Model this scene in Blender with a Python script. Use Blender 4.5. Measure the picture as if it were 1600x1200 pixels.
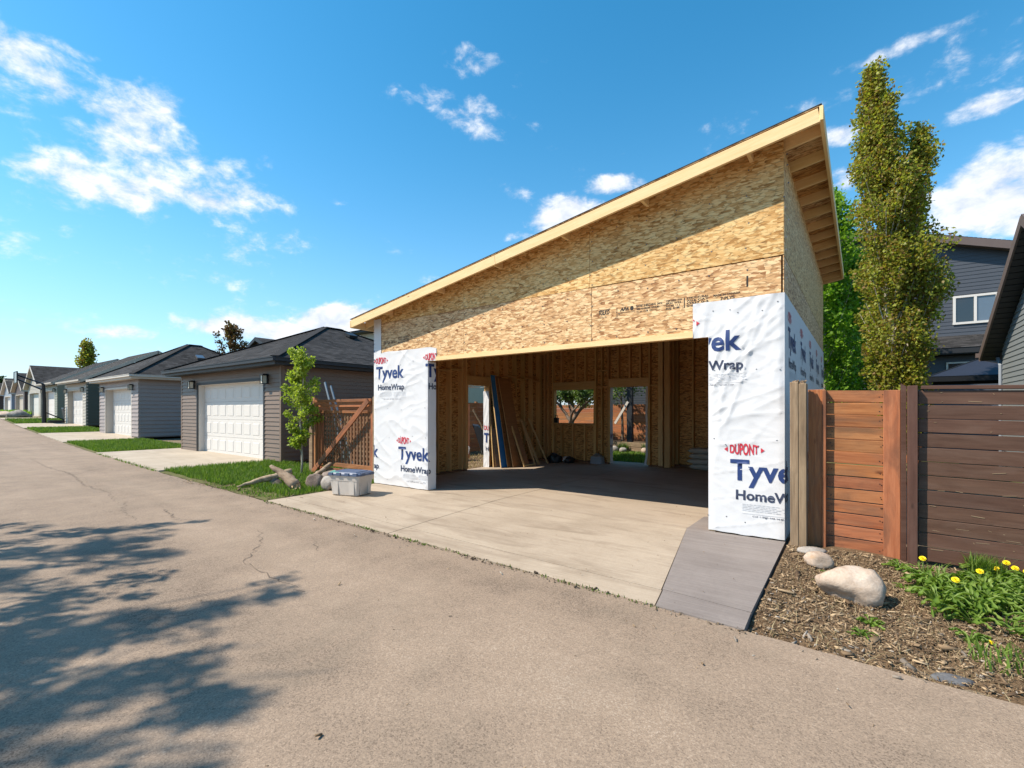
import bpy, bmesh, math, random
import numpy as np
from mathutils import Vector, Matrix, noise

random.seed(7)
np.random.seed(7)
scene = bpy.context.scene
for o in list(bpy.data.objects):
    bpy.data.objects.remove(o)
COL = scene.collection

# ------------------------------------------------------------------ camera
cam_data = bpy.data.cameras.new('camera')
cam = bpy.data.objects.new('camera', cam_data)
COL.objects.link(cam)
cam.location = (8.03, -6.15, 1.48)
cam.rotation_euler = (math.radians(90), 0, math.radians(36.35))
cam_data.sensor_width = 36.0
cam_data.lens = 16.66
cam_data.shift_y = 0.02625
cam_data.clip_start = 0.05
cam_data.clip_end = 3000
scene.camera = cam

# ------------------------------------------------------------------ exposure
scene.view_settings.view_transform = 'Standard'
scene.view_settings.look = 'None'
scene.view_settings.exposure = 0.62
scene.view_settings.gamma = 1.0
scene.view_settings.use_curve_mapping = False
scene.render.engine = 'CYCLES'
scene.cycles.max_bounces = 8
scene.cycles.diffuse_bounces = 5
scene.cycles.transparent_max_bounces = 8

# ------------------------------------------------------------------ node helper
class G:
    def __init__(s, nt):
        s.nt = nt
    def n(s, typ, ins=None, **at):
        nd = s.nt.nodes.new(typ)
        for k, v in at.items():
            setattr(nd, k, v)
        for k, v in (ins or {}).items():
            s.put(nd.inputs[k], v)
        return nd
    def put(s, sock, v):
        if isinstance(v, bpy.types.NodeSocket):
            s.nt.links.new(v, sock)
        elif isinstance(v, bpy.types.Node):
            s.nt.links.new(v.outputs[0], sock)
        else:
            if sock.type == 'RGBA' and hasattr(v, '__len__') and len(v) == 3:
                v = (*v, 1.0)
            sock.default_value = v
    def math(s, op, a, b=0.0, c=0.0, clamp=False):
        nd = s.n('ShaderNodeMath', {0: a, 1: b, 2: c}, operation=op)
        nd.use_clamp = clamp
        return nd.outputs[0]
    def mix(s, f, a, b, blend='MIX'):
        nd = s.n('ShaderNodeMix', None, data_type='RGBA', blend_type=blend)
        s.put(nd.inputs[0], f); s.put(nd.inputs[6], a); s.put(nd.inputs[7], b)
        return nd.outputs[2]
    def mixf(s, f, a, b):
        nd = s.n('ShaderNodeMix', None, data_type='FLOAT')
        s.put(nd.inputs[0], f); s.put(nd.inputs[2], a); s.put(nd.inputs[3], b)
        return nd.outputs[0]
    def ramp(s, f, stops, interp='LINEAR'):
        nd = s.n('ShaderNodeValToRGB', {0: f})
        cr = nd.color_ramp
        cr.interpolation = interp
        while len(cr.elements) < len(stops):
            cr.elements.new(0.5)
        for e, (p, c) in zip(cr.elements, stops):
            e.position = p
            e.color = (*c, 1.0) if hasattr(c, '__len__') else (c, c, c, 1.0)
        return nd.outputs[0]
    def noise(s, vec, scale, detail=4, rough=0.55, dist=0.0, dim='3D'):
        return s.n('ShaderNodeTexNoise', {'Vector': vec, 'Scale': scale, 'Detail': detail, 'Roughness': rough, 'Distortion': dist}, noise_dimensions=dim).outputs[0]
    def vmath(s, op, a, b=(0, 0, 0)):
        return s.n('ShaderNodeVectorMath', {0: a, 1: b}, operation=op).outputs[0]
    def mapping(s, vec, loc=(0, 0, 0), rot=(0, 0, 0), sc=(1, 1, 1)):
        return s.n('ShaderNodeMapping', {'Vector': vec, 'Location': loc, 'Rotation': rot, 'Scale': sc}).outputs[0]
    def bump(s, h, strength=0.3, dist=0.01):
        return s.n('ShaderNodeBump', {'Height': h, 'Strength': strength, 'Distance': dist}).outputs[0]

# ------------------------------------------------------------------ sky and sun
L = Vector((0.469, 0.456, -0.756)).normalized()          # direction the sunlight travels
world = bpy.data.worlds.new('World')
scene.world = world
world.use_nodes = True
wn = world.node_tree
wn.nodes.clear()
g = G(wn)
sky = g.n('ShaderNodeTexSky', sky_type='NISHITA')
sky.sun_disc = False
sky.sun_elevation = math.asin(-L.z)
sky.sun_rotation = math.atan2(-L.x, -L.y)
sky.altitude = 700
sky.air_density = 1.0
sky.dust_density = 0.4
sky.ozone_density = 2.2
skyc = g.n('ShaderNodeHueSaturation', {'Hue': 0.482, 'Saturation': 1.34, 'Value': 1.48, 'Fac': 1.0, 'Color': sky.outputs[0]}).outputs[0]
tc = g.n('ShaderNodeTexCoord')
d = g.vmath('NORMALIZE', tc.outputs['Generated'])
sep = g.n('ShaderNodeSeparateXYZ', {0: d})
dx, dy, dz = sep.outputs
# cloud deck: the direction projected on a plane overhead, so clouds shrink towards the horizon
dzc = g.math('ADD', g.math('MAXIMUM', dz, 0.0), 0.22)
pu = g.math('DIVIDE', dx, dzc)
pv = g.math('DIVIDE', dy, dzc)
pvec = g.n('ShaderNodeCombineXYZ', {0: pu, 1: pv, 2: g.math('MULTIPLY', dz, 2.2)}).outputs[0]
az = g.math('ARCTAN2', dx, dy)
el = g.math('ARCSINE', dz)
svec = g.n('ShaderNodeCombineXYZ', {0: dx, 1: dy, 2: g.math('MULTIPLY', dz, 1.7)}).outputs[0]
n1 = g.noise(svec, 6.0, 9, 0.60, 0.15)
n2 = g.noise(svec, 22.0, 6, 0.62, 0.2)
n3 = g.noise(pvec, 0.9, 3, 0.5)
nz = g.math('ADD', g.math('MULTIPLY', n1, 0.60), g.math('MULTIPLY', n2, 0.40))
nz = g.math('ADD', g.math('MULTIPLY', g.math('SUBTRACT', nz, 0.5), 1.7), 0.5)
def blob(x, y, rx, ry, amp):
    # a cloud bank of the day's sky: azimuth / elevation (radians) and its angular size
    a = g.math('DIVIDE', g.math('SUBTRACT', az, x), rx)
    e = g.math('DIVIDE', g.math('SUBTRACT', el, y), ry)
    q = g.math('ADD', g.math('MULTIPLY', a, a), g.math('MULTIPLY', e, e))
    return g.math('MULTIPLY', g.math('EXPONENT', g.math('MULTIPLY', g.math('POWER', q, 1.5), -0.8)), amp)
CLOUDS = [
    (-1.4263, 0.4445, 0.1044, 0.0754, 1),
    (-1.3236, 0.4275, 0.1312, 0.0785, 1),
    (-1.3625, 0.35, 0.103, 0.0486, 1),
    (-1.2284, 0.3993, 0.1328, 0.0556, 0.95),
    (-1.1245, 0.4399, 0.0437, 0.0304, 0.9),
    (-1.3846, 0.5099, 0.0517, 0.0127, 0.8),
    (-0.8278, 0.5779, 0.1046, 0.0314, 1),
    (-0.7086, 0.5469, 0.1219, 0.046, 1),
    (-0.7314, 0.6367, 0.0955, 0.0362, 0.95),
    (-0.5912, 0.6208, 0.0665, 0.0348, 0.8),
    (-0.9108, 0.6341, 0.0552, 0.0132, 0.65),
    (-0.6209, 0.4271, 0.0421, 0.0175, 0.75),
    (-0.5201, 0.3873, 0.0951, 0.0374, 0.95),
    (-0.419, 0.4348, 0.067, 0.0212, 0.8),
    (-0.6182, 0.3496, 0.0421, 0.0139, 0.65),
    (-0.9841, 0.1783, 0.0929, 0.0319, 1),
    (-1.1297, 0.144, 0.1155, 0.0303, 0.95),
    (-1.3114, 0.1226, 0.0406, 0.0162, 0.85),
    (-1.2777, 0.097, 0.0844, 0.0167, 0.85),
    (-1.3918, 0.0725, 0.0696, 0.0127, 0.8),
    (0.1574, 0.3009, 0.0738, 0.0619, 1),
    (-0.0239, 0.4442, 0.0448, 0.0152, 0.7),
    (0.1574, 0.4274, 0.0434, 0.0153, 0.75),
    (0.0466, 0.5359, 0.0743, 0.0121, 0.65),
    (-0.99, 0.3979, 0.0339, 0.014, 0.6),
    (-0.0294, 0.3776, 0.0238, 0.025, 0.7)]
tot = None
for c in CLOUDS:
    b = blob(*c)
    tot = b if tot is None else g.math('MAXIMUM', tot, b)
wide = g.math('MULTIPLY', g.math('SUBTRACT', n3, 0.50), 1.6)       # scattered clouds everywhere else, increased mostly out of view to whiten the fill light
dens = g.math('ADD', g.math('ADD', nz, g.math('MULTIPLY', tot, 0.47)), g.math('MINIMUM', wide, 0.08))
cov = g.n('ShaderNodeMapRange', {'Value': dens, 'From Min': 0.60, 'From Max': 0.99, 'To Min': 0.0, 'To Max': 1.0}, interpolation_type='SMOOTHERSTEP').outputs[0]
ccol = g.mix(g.n('ShaderNodeMapRange', {'Value': n2, 'From Min': 0.35, 'From Max': 0.65}).outputs[0], (4.9, 5.3, 6.2), (7.3, 7.35, 7.5))
# pale air close to the horizon
hz = g.math('POWER', g.math('SUBTRACT', 1.0, g.math('MINIMUM', g.math('MAXIMUM', dz, 0.0), 1.0)), 5.0)
skyb = g.mix(g.math('MULTIPLY', hz, 0.85), skyc, (3.5, 4.5, 5.8))
col = g.mix(g.math('MULTIPLY', cov, 0.95), skyb, ccol)
bg = g.n('ShaderNodeBackground', {'Color': col, 'Strength': 0.105})
g.n('ShaderNodeOutputWorld', {'Surface': bg})

sun_data = bpy.data.lights.new('sun', 'SUN')
sun_data.energy = 5.0
sun_data.angle = math.radians(0.53)
sun_data.color = (1.0, 0.905, 0.77)
sun = bpy.data.objects.new('sun', sun_data)
sun.rotation_euler = L.to_track_quat('-Z', 'Y').to_euler()
sun.location = (-20, -20, 40)
COL.objects.link(sun)

# ------------------------------------------------------------------ scene-graph helpers
WM = {}
def W(o):
    return WM.get(o.name, Matrix.Identity(4))
def attach(o, parent, M):
    """link o with world matrix M under parent"""
    COL.objects.link(o)
    WM[o.name] = M.copy()
    if parent is not None:
        o.parent = parent
        o.matrix_parent_inverse = W(parent).inverted()
    o.matrix_basis = M
    return o
def tag(o, label=None, cat=None, group=None, kind=None):
    if label: o['label'] = label
    if cat: o['category'] = cat
    if group: o['group'] = group
    if kind: o['kind'] = kind
    return o
def root(name, loc, label, cat, group=None):
    o = bpy.data.objects.new(name, None)
    o.empty_display_size = 0.2
    attach(o, None, Matrix.Translation(Vector(loc)))
    return tag(o, label, cat, group)
def mesh_obj(name, me, parent=None, M=None, kind=None):
    o = bpy.data.objects.new(name, me)
    attach(o, parent, M or Matrix.Identity(4))
    if kind: o['kind'] = kind
    return o
def copy_tree(o, M, parent=None):
    """copy a thing with its parts and their sub-parts, moved to world matrix M (roots only)"""
    c = o.copy()
    COL.objects.link(c)
    c.parent = parent
    if parent is None:
        c.matrix_basis = M
    for ch in o.children:
        copy_tree(ch, None, c)
    return c
def frame(o, x, y, z):
    M = Matrix.Identity(4)
    for i, v in enumerate((x, y, z)):
        for r in range(3):
            M[r][i] = v[r]
    for r in range(3):
        M[r][3] = o[r]
    return M

_BOX = {}
def box_mesh(sx, sy, sz, m, bev=0.0):
    key = (round(sx, 3), round(sy, 3), round(sz, 3), m.name, bev)
    if key in _BOX:
        return _BOX[key]
    me = bpy.data.meshes.new('piece')
    if bev <= 0:
        hx, hy, hz_ = sx / 2, sy / 2, sz / 2
        v = [(x, y, z) for x in (-hx, hx) for y in (-hy, hy) for z in (-hz_, hz_)]
        f = [(0, 1, 3, 2), (4, 6, 7, 5), (0, 4, 5, 1), (2, 3, 7, 6), (0, 2, 6, 4), (1, 5, 7, 3)]
        me.from_pydata(v, [], f)
    else:
        bm = bmesh.new()
        bmesh.ops.create_cube(bm, size=1.0)
        bmesh.ops.scale(bm, vec=(sx, sy, sz), verts=bm.verts)
        bmesh.ops.bevel(bm, geom=list(bm.edges), offset=bev, segments=1, affect='EDGES')
        bm.to_mesh(me)
        bm.free()
    me.materials.append(m)
    _BOX[key] = me
    return me
def board(name, a, b, w, t, n, m, parent, bev=0.0):
    """a board from a to b (centre line), w wide, t thick along n; grain runs along its local x"""
    a, b, n = Vector(a), Vector(b), Vector(n)
    x = (b - a); ln = x.length; x.normalize()
    z = (n - x * n.dot(x)).normalized()
    y = z.cross(x)
    return mesh_obj(name, box_mesh(ln, w, t, m, bev), parent, frame((a + b) / 2, x, y, z))
def block(name, c, s, m, parent=None, rz=0.0, bev=0.0, rot=None):
    M = Matrix.Translation(Vector(c)) @ (rot or Matrix.Rotation(rz, 4, 'Z'))
    return mesh_obj(name, box_mesh(*s, m, bev), parent, M)
def panel(name, pts, thick, M, m, parent):
    """flat sheet: polygon pts (local xy), thick along -z of M"""
    n = len(pts)
    v = [(x, y, 0) for x, y in pts] + [(x, y, -thick) for x, y in pts]
    f = [tuple(range(n)), tuple(range(2 * n - 1, n - 1, -1))]
    f += [(i, n + i, n + (i + 1) % n, (i + 1) % n) for i in range(n)]
    me = bpy.data.meshes.new(name)
    me.from_pydata(v, [], f)
    me.materials.append(m)
    return mesh_obj(name, me, parent, M)

class MB:
    """collects shapes that make ONE mesh"""
    def __init__(s):
        s.v, s.f, s.uv, s.mi = [], [], [], []
    def quad(s, pts, uv=None, mi=0):
        k = len(s.v)
        s.v += [tuple(p) for p in pts]
        s.f.append(tuple(range(k, k + len(pts))))
        s.uv.append(uv or [(0, 0)] * len(pts))
        s.mi.append(mi)
    def box(s, c, sz, rot=None, mi=0):
        k = len(s.v)
        c = Vector(c)
        for x in (-.5, .5):
            for y in (-.5, .5):
                for z in (-.5, .5):
                    p = Vector((x * sz[0], y * sz[1], z * sz[2]))
                    if rot is not None: p = rot @ p
                    s.v.append(tuple(c + p))
        for q in [(0, 1, 3, 2), (4, 6, 7, 5), (0, 4, 5, 1), (2, 3, 7, 6), (0, 2, 6, 4), (1, 5, 7, 3)]:
            s.f.append(tuple(k + i for i in q)); s.uv.append([(0, 0)] * 4); s.mi.append(mi)
    def bar(s, a, b, w, t, n, mi=0):
        a, b, n = Vector(a), Vector(b), Vector(n)
        x = b - a; ln = x.length; x.normalize()
        z = (n - x * n.dot(x)).normalized(); y = z.cross(x)
        s.box((a + b) / 2, (ln, w, t), Matrix((x, y, z)).transposed(), mi)
    def tube(s, pts, rad, seg=8, caps=True, mi=0):
        pts = [Vector(p) for p in pts]
        if not hasattr(rad, '__len__'): rad = [rad] * len(pts)
        k = len(s.v); n = len(pts)
        up = Vector((0.31, 0.17, 0.93))
        for i, p in enumerate(pts):
            t = (pts[min(i + 1, n - 1)] - pts[max(i - 1, 0)]).normalized()
            a = t.cross(up)
            if a.length < 1e-3: a = t.cross(Vector((1, 0, 0)))
            a.normalize(); b = t.cross(a)
            for j in range(seg):
                th = 2 * math.pi * j / seg
                s.v.append(tuple(p + (a * math.cos(th) + b * math.sin(th)) * rad[i]))
        for i in range(n - 1):
            for j in range(seg):
                s.f.append((k + i * seg + j, k + i * seg + (j + 1) % seg, k + (i + 1) * seg + (j + 1) % seg, k + (i + 1) * seg + j))
                s.uv.append([(0, 0)] * 4); s.mi.append(mi)
        if caps:
            s.f.append(tuple(k + j for j in reversed(range(seg)))); s.uv.append([(0, 0)] * seg); s.mi.append(mi)
            s.f.append(tuple(k + (n - 1) * seg + j for j in range(seg))); s.uv.append([(0, 0)] * seg); s.mi.append(mi)
    def lathe(s, c, prof, seg=16, mi=0, M=None):
        k = len(s.v); c = Vector(c)
        for r, z in prof:
            for j in range(seg):
                th = 2 * math.pi * j / seg
                p = Vector((r * math.cos(th), r * math.sin(th), z))
                if M is not None: p = M @ p
                s.v.append(tuple(c + p))
        for i in range(len(prof) - 1):
            for j in range(seg):
                s.f.append((k + i * seg + j, k + i * seg + (j + 1) % seg, k + (i + 1) * seg + (j + 1) % seg, k + (i + 1) * seg + j))
                s.uv.append([(0, 0)] * 4); s.mi.append(mi)
    def build(s, name, mats, parent=None, origin=None, smooth=False, kind=None):
        me = bpy.data.meshes.new(name)
        o_ = Vector(origin) if origin is not None else (W(parent).translation if parent is not None else Vector((0, 0, 0)))
        me.from_pydata([tuple(Vector(p) - o_) for p in s.v], [], s.f)
        if not hasattr(mats, '__len__'): mats = [mats]
        for m in mats: me.materials.append(m)
        uvl = me.uv_layers.new(name='uv')
        flat = [c for u in s.uv for p in u for c in p]
        uvl.data.foreach_set('uv', flat)
        me.polygons.foreach_set('material_index', s.mi)
        if smooth:
            me.polygons.foreach_set('use_smooth', [True] * len(me.polygons))
        return mesh_obj(name, me, parent, Matrix.Translation(o_), kind)
def np_mesh(name, verts, faces, m, parent=None, origin=(0, 0, 0), smooth=False, kind=None):
    me = bpy.data.meshes.new(name)
    verts = np.asarray(verts, dtype=np.float32).reshape(-1, 3) - np.asarray(origin, dtype=np.float32)
    faces = np.asarray(faces, dtype=np.int32)
    me.vertices.add(len(verts)); me.vertices.foreach_set('co', verts.ravel())
    nf, k = faces.shape
    me.loops.add(nf * k); me.loops.foreach_set('vertex_index', faces.ravel())
    me.polygons.add(nf)
    me.polygons.foreach_set('loop_start', np.arange(0, nf * k, k, dtype=np.int32))
    me.polygons.foreach_set('loop_total', np.full(nf, k, dtype=np.int32))
    me.update(calc_edges=True)
    me.materials.append(m)
    if smooth:
        me.polygons.foreach_set('use_smooth', np.ones(nf, dtype=bool))
    return mesh_obj(name, me, parent, Matrix.Translation(Vector(origin)), kind)
# ------------------------------------------------------------------ materials
def newmat(name):
    m = bpy.data.materials.new(name)
    m.use_nodes = True
    m.node_tree.nodes.clear()
    return m, G(m.node_tree)
def finish(gg, col, rough=0.7, bump=None, spec=0.3, metal=0.0, extra=None):
    ins = {'Base Color': col, 'Roughness': rough, 'Specular IOR Level': spec, 'Metallic': metal}
    if bump is not None: ins['Normal'] = bump
    ins.update(extra or {})
    p = gg.n('ShaderNodeBsdfPrincipled', ins)
    gg.n('ShaderNodeOutputMaterial', {'Surface': p})
    return p
def obj_vec(gg, k=31.7):
    t = gg.n('ShaderNodeTexCoord').outputs['Object']
    r = gg.n('ShaderNodeObjectInfo').outputs['Random']
    off = gg.n('ShaderNodeCombineXYZ', {0: gg.math('MULTIPLY', r, k), 1: gg.math('MULTIPLY', r, k * 1.7), 2: gg.math('MULTIPLY', r, k * 0.6)}).outputs[0]
    return gg.vmath('ADD', t, off), r

def make_osb(name, dark, mid, light, pale, angs, sx=9.4, sy=50.0, var=0.12):
    m, gg = newmat(name)
    v, r = obj_vec(gg)
    w = gg.n('ShaderNodeTexNoise', {'Vector': v, 'Scale': 22.0, 'Detail': 2.0}).outputs['Color']
    w = gg.vmath('MULTIPLY', gg.vmath('SUBTRACT', w, (0.5, 0.5, 0.5)), (0.007, 0.007, 0.0))
    v2 = gg.vmath('ADD', v, w)
    bestR = bestC = None
    for i, a in enumerate(angs):
        mp = gg.mapping(v2, (3.1 * i, 1.7 * i, 0), (0, 0, a), (sx * (1 + 0.13 * i), sy * (1 - 0.09 * i), 1))
        vo = gg.n('ShaderNodeTexVoronoi', {'Vector': mp, 'Scale': 1.0}, voronoi_dimensions='2D', feature='F1')
        sc = gg.n('ShaderNodeSeparateColor', {0: vo.outputs['Color']})
        if bestR is None:
            bestR, bestC, bestV, bestD = sc.outputs[0], sc.outputs[1], mp, vo.outputs['Distance']
        else:
            gt = gg.math('GREATER_THAN', sc.outputs[0], bestR)
            bestC = gg.mixf(gt, bestC, sc.outputs[1])
            bestR = gg.math('MAXIMUM', bestR, sc.outputs[0])
            vm = gg.n('ShaderNodeMix', None, data_type='VECTOR'); gg.put(vm.inputs[0], gt); gg.put(vm.inputs[4], bestV); gg.put(vm.inputs[5], mp); bestV = vm.outputs[1]
            bestD = gg.mixf(gt, bestD, vo.outputs['Distance'])
    grain = gg.noise(gg.mapping(bestV, sc=(0.7, 3.2, 1.0)), 1.0, 3, 0.65)
    big = gg.noise(v, 2.2, 3, 0.5)
    f = gg.math('ADD', gg.math('MULTIPLY', bestC, 0.80), gg.math('MULTIPLY', grain, 0.36))
    f = gg.math('ADD', f, gg.math('MULTIPLY', gg.math('SUBTRACT', big, 0.5), 0.30))
    c = gg.ramp(f, [(0.14, dark), (0.30, mid), (0.56, light), (0.88, pale)])
    val = gg.math('ADD', 1.0 - var / 2, gg.math('MULTIPLY', r, var))
    c = gg.n('ShaderNodeHueSaturation', {'Color': c, 'Value': val}).outputs[0]
    edge = gg.n('ShaderNodeMapRange', {'Value': bestD, 'From Min': 0.48, 'From Max': 0.78, 'To Min': 1.0, 'To Max': 0.55}).outputs[0]
    c = gg.vmath('MULTIPLY', c, gg.n('ShaderNodeCombineXYZ', {0: edge, 1: edge, 2: edge}).outputs[0])
    b = gg.bump(gg.math('ADD', gg.math('MULTIPLY', bestR, 0.6), gg.math('MULTIPLY', bestC, 0.5)), 0.5, 0.003)
    finish(gg, c, 0.62, b, 0.25)
    return m
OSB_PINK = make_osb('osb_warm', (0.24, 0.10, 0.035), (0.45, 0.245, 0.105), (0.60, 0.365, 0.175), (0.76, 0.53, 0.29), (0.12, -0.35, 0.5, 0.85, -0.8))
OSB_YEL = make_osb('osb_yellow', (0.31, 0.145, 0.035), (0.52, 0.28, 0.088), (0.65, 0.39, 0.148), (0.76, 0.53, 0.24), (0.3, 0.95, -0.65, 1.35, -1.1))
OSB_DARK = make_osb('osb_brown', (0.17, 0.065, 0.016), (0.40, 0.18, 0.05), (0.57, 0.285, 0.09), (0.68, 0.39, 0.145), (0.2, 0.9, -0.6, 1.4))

def make_wood(name, c0, c1, knot, weather=None, wamt=0.0, kn=1.0, rough=0.65, var=0.3, gsc=1.0, bmp=0.25):
    m, gg = newmat(name)
    v, r = obj_vec(gg)
    gv = gg.mapping(v, sc=(1.1 * gsc, 13.0 * gsc, 13.0 * gsc))
    gn = gg.noise(gv, 2.2, 5, 0.62, 0.5)
    gn2 = gg.noise(gg.mapping(v, sc=(2.0, 70.0, 70.0)), 1.5, 3, 0.6)
    f = gg.math('ADD', gg.math('MULTIPLY', gn, 0.75), gg.math('MULTIPLY', gn2, 0.3))
    c = gg.ramp(f, [(0.30, c0), (0.72, c1)])
    # knots
    vo = gg.n('ShaderNodeTexVoronoi', {'Vector': gg.mapping(v, sc=(2.3, 5.2, 5.2)), 'Scale': 1.0, 'Randomness': 1.0}, feature='F1')
    kd = gg.math('ADD', vo.outputs['Distance'], gg.math('MULTIPLY', gg.math('SUBTRACT', gn, 0.5), 0.12))
    kf = gg.n('ShaderNodeMapRange', {'Value': kd, 'From Min': 0.035 * kn, 'From Max': 0.10 * kn, 'To Min': 1.0, 'To Max': 0.0}).outputs[0]
    c = gg.mix(gg.math('MULTIPLY', kf, 0.8), c, knot)
    if weather is not None:
        wf = gg.ramp(gg.noise(gg.mapping(v, sc=(0.8, 3.5, 3.5)), 2.0, 5, 0.6, 0.8), [(0.45, 0.0), (0.66, 1.0)])
        c = gg.mix(gg.math('MULTIPLY', wf, wamt), c, weather)
    val = gg.math('ADD', 1.0 - var / 2, gg.math('MULTIPLY', r, var))
    hue = gg.math('ADD', 0.493, gg.math('MULTIPLY', gg.math('FRACT', gg.math('MULTIPLY', r, 13.7)), 0.014))
    c = gg.n('ShaderNodeHueSaturation', {'Color': c, 'Value': val, 'Hue': hue}).outputs[0]
    finish(gg, c, rough, gg.bump(f, bmp, 0.004), 0.25)
    return m
LUMBER = make_wood('spruce_lumber', (0.50, 0.30, 0.12), (0.66, 0.45, 0.215), (0.24, 0.11, 0.035), var=0.22)
FASCIA = make_wood('fresh_spruce', (0.70, 0.475, 0.215), (0.82, 0.61, 0.33), (0.30, 0.14, 0.05), var=0.12)
PLY = make_wood('dull_plywood', (0.21, 0.10, 0.035), (0.34, 0.175, 0.065), (0.12, 0.05, 0.015))
STUD = make_wood('stud_lumber', (0.52, 0.29, 0.10), (0.70, 0.44, 0.185), (0.17, 0.07, 0.02), var=0.4)
CEDAR = make_wood('cedar_boards', (0.20, 0.060, 0.020), (0.42, 0.165, 0.065), (0.09, 0.025, 0.01), (0.16, 0.095, 0.06), 0.55, 1.2, 0.6, 0.45)
CEDAR_LT = make_wood('orange_cedar', (0.25, 0.083, 0.030), (0.42, 0.180, 0.080), (0.12, 0.04, 0.015), (0.15, 0.070, 0.038), 0.85, 1.1)
BROWN = make_wood('brown_stained_boards', (0.062, 0.030, 0.020), (0.112, 0.058, 0.040), (0.034, 0.017, 0.011), (0.135, 0.082, 0.062), 0.45, 0.8, 0.55, 0.3)
GREYWOOD = make_wood('weathered_post', (0.17, 0.11, 0.065), (0.34, 0.245, 0.155), (0.08, 0.045, 0.025), (0.12, 0.085, 0.055), 0.6, 0.9, 0.8, 0.2, bmp=0.5)
LATTICE = make_wood('lattice_wood', (0.10, 0.050, 0.025), (0.24, 0.125, 0.065), (0.05, 0.02, 0.01), (0.20, 0.15, 0.10), 0.4)
DRIFT = make_wood('driftwood', (0.13, 0.085, 0.052), (0.40, 0.30, 0.205), (0.06, 0.035, 0.02), (0.46, 0.37, 0.27), 0.6, 0.8, 0.85, 0.3, 0.8, 0.8)
CUTWOOD = make_wood('cut_wood', (0.40, 0.24, 0.12), (0.55, 0.37, 0.20), (0.2, 0.1, 0.05))

def plain(name, col, rough=0.5, var=0.12, nsc=6.0, spec=0.4, metal=0.0, bmp=0.0, fine=0.0):
    m, gg = newmat(name)
    v, r = obj_vec(gg, 7.0)
    n = gg.noise(v, nsc, 4, 0.6)
    k = gg.math('ADD', 1.0 - var, gg.math('MULTIPLY', n, 2 * var))
    if fine:
        k = gg.math('MULTIPLY', k, gg.math('ADD', 1 - fine, gg.math('MULTIPLY', gg.noise(v, 90.0, 2, 0.6), 2 * fine)))
    c = gg.vmath('MULTIPLY', col, gg.n('ShaderNodeCombineXYZ', {0: k, 1: k, 2: k}).outputs[0])
    finish(gg, c, rough, gg.bump(n, bmp, 0.01) if bmp else None, spec, metal)
    return m
WRAP = plain('house_wrap_sheet', (0.625, 0.625, 0.635), 0.55, 0.025, 9.0, 0.3, 0, 0.25, 0.03)
INK_BLUE = plain('blue_ink', (0.018, 0.042, 0.15), 0.5, 0.12, 12)
INK_DARK = plain('grey_blue_ink', (0.035, 0.045, 0.085), 0.5, 0.12, 12)
INK_GREY = plain('pale_grey_ink', (0.52, 0.53, 0.56), 0.5, 0.1, 12)
INK_RED = plain('red_ink', (0.52, 0.035, 0.055), 0.5, 0.12, 12)
INK_BLACK = plain('black_ink', (0.022, 0.017, 0.013), 0.6, 0.4, 30)
STAPLE = plain('staple_steel', (0.10, 0.10, 0.11), 0.4)
MEMBRANE = plain('roof_membrane_black', (0.035, 0.037, 0.042), 0.8)
BLACKP = plain('black_plastic', (0.018, 0.019, 0.022), 0.45)
BLACKM = plain('black_metal', (0.012, 0.012, 0.013), 0.4)
ALU = plain('aluminium', (0.30, 0.31, 0.33), 0.35, 0.08, 6, 0.5, 0.85)
BLUEBOARD = plain('blue_sheet', (0.03, 0.19, 0.52), 0.6, 0.12, 8)
WHITEPL = plain('white_plastic', (0.72, 0.72, 0.72), 0.45, 0.06)
TOTE = plain('milky_plastic', (0.50, 0.45, 0.40), 0.45, 0.14, 9, 0.4)
TOTELID = plain('blue_grey_lid', (0.075, 0.105, 0.175), 0.5, 0.18, 12)
MINT = plain('mint_tape', (0.16, 0.52, 0.36), 0.5, 0.15, 20)
BAG = plain('paper_sack', (0.46, 0.42, 0.36), 0.7, 0.15, 8, 0.2, 0, 0.3)
LAMPGLASS = plain('frosted_lamp_glass', (0.62, 0.58, 0.48), 0.35, 0.08)
DOORWHITE = plain('white_door_paint', (0.60, 0.575, 0.54), 0.5, 0.04, 3, 0.35, 0, 0, 0.02)
def vinyl(name, col, var=0.1):
    return plain(name, col, 0.5, var, 2.5, 0.35, 0, 0, 0.04)
V_TAUPE = vinyl('taupe_vinyl', (0.175, 0.125, 0.092))
V_TRIMDARK = vinyl('charcoal_trim', (0.022, 0.023, 0.026))
V_LILAC = vinyl('grey_vinyl', (0.285, 0.235, 0.215))
V_LTRIM = vinyl('pale_trim', (0.50, 0.46, 0.41))
V_GREEN = vinyl('dark_green_vinyl', (0.065, 0.072, 0.052))
V_BEIGE = vinyl('beige_vinyl', (0.30, 0.265, 0.205))
V_SAGE = vinyl('sage_vinyl', (0.24, 0.235, 0.17))
V_TAN = vinyl('tan_trim', (0.42, 0.375, 0.31))
V_BROWN = vinyl('brown_vinyl', (0.09, 0.055, 0.042))
V_BLUEGREY = vinyl('slate_vinyl', (0.060, 0.068, 0.084))
V_SLATE2 = vinyl('grey_green_vinyl', (0.19, 0.205, 0.205))
V_BROWNTRIM = vinyl('brown_trim', (0.125, 0.093, 0.083))
V_CREAM = vinyl('cream_vinyl', (0.50, 0.44, 0.33))
V_GREYBLUE = vinyl('grey_blue_vinyl', (0.26, 0.29, 0.33))

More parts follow.
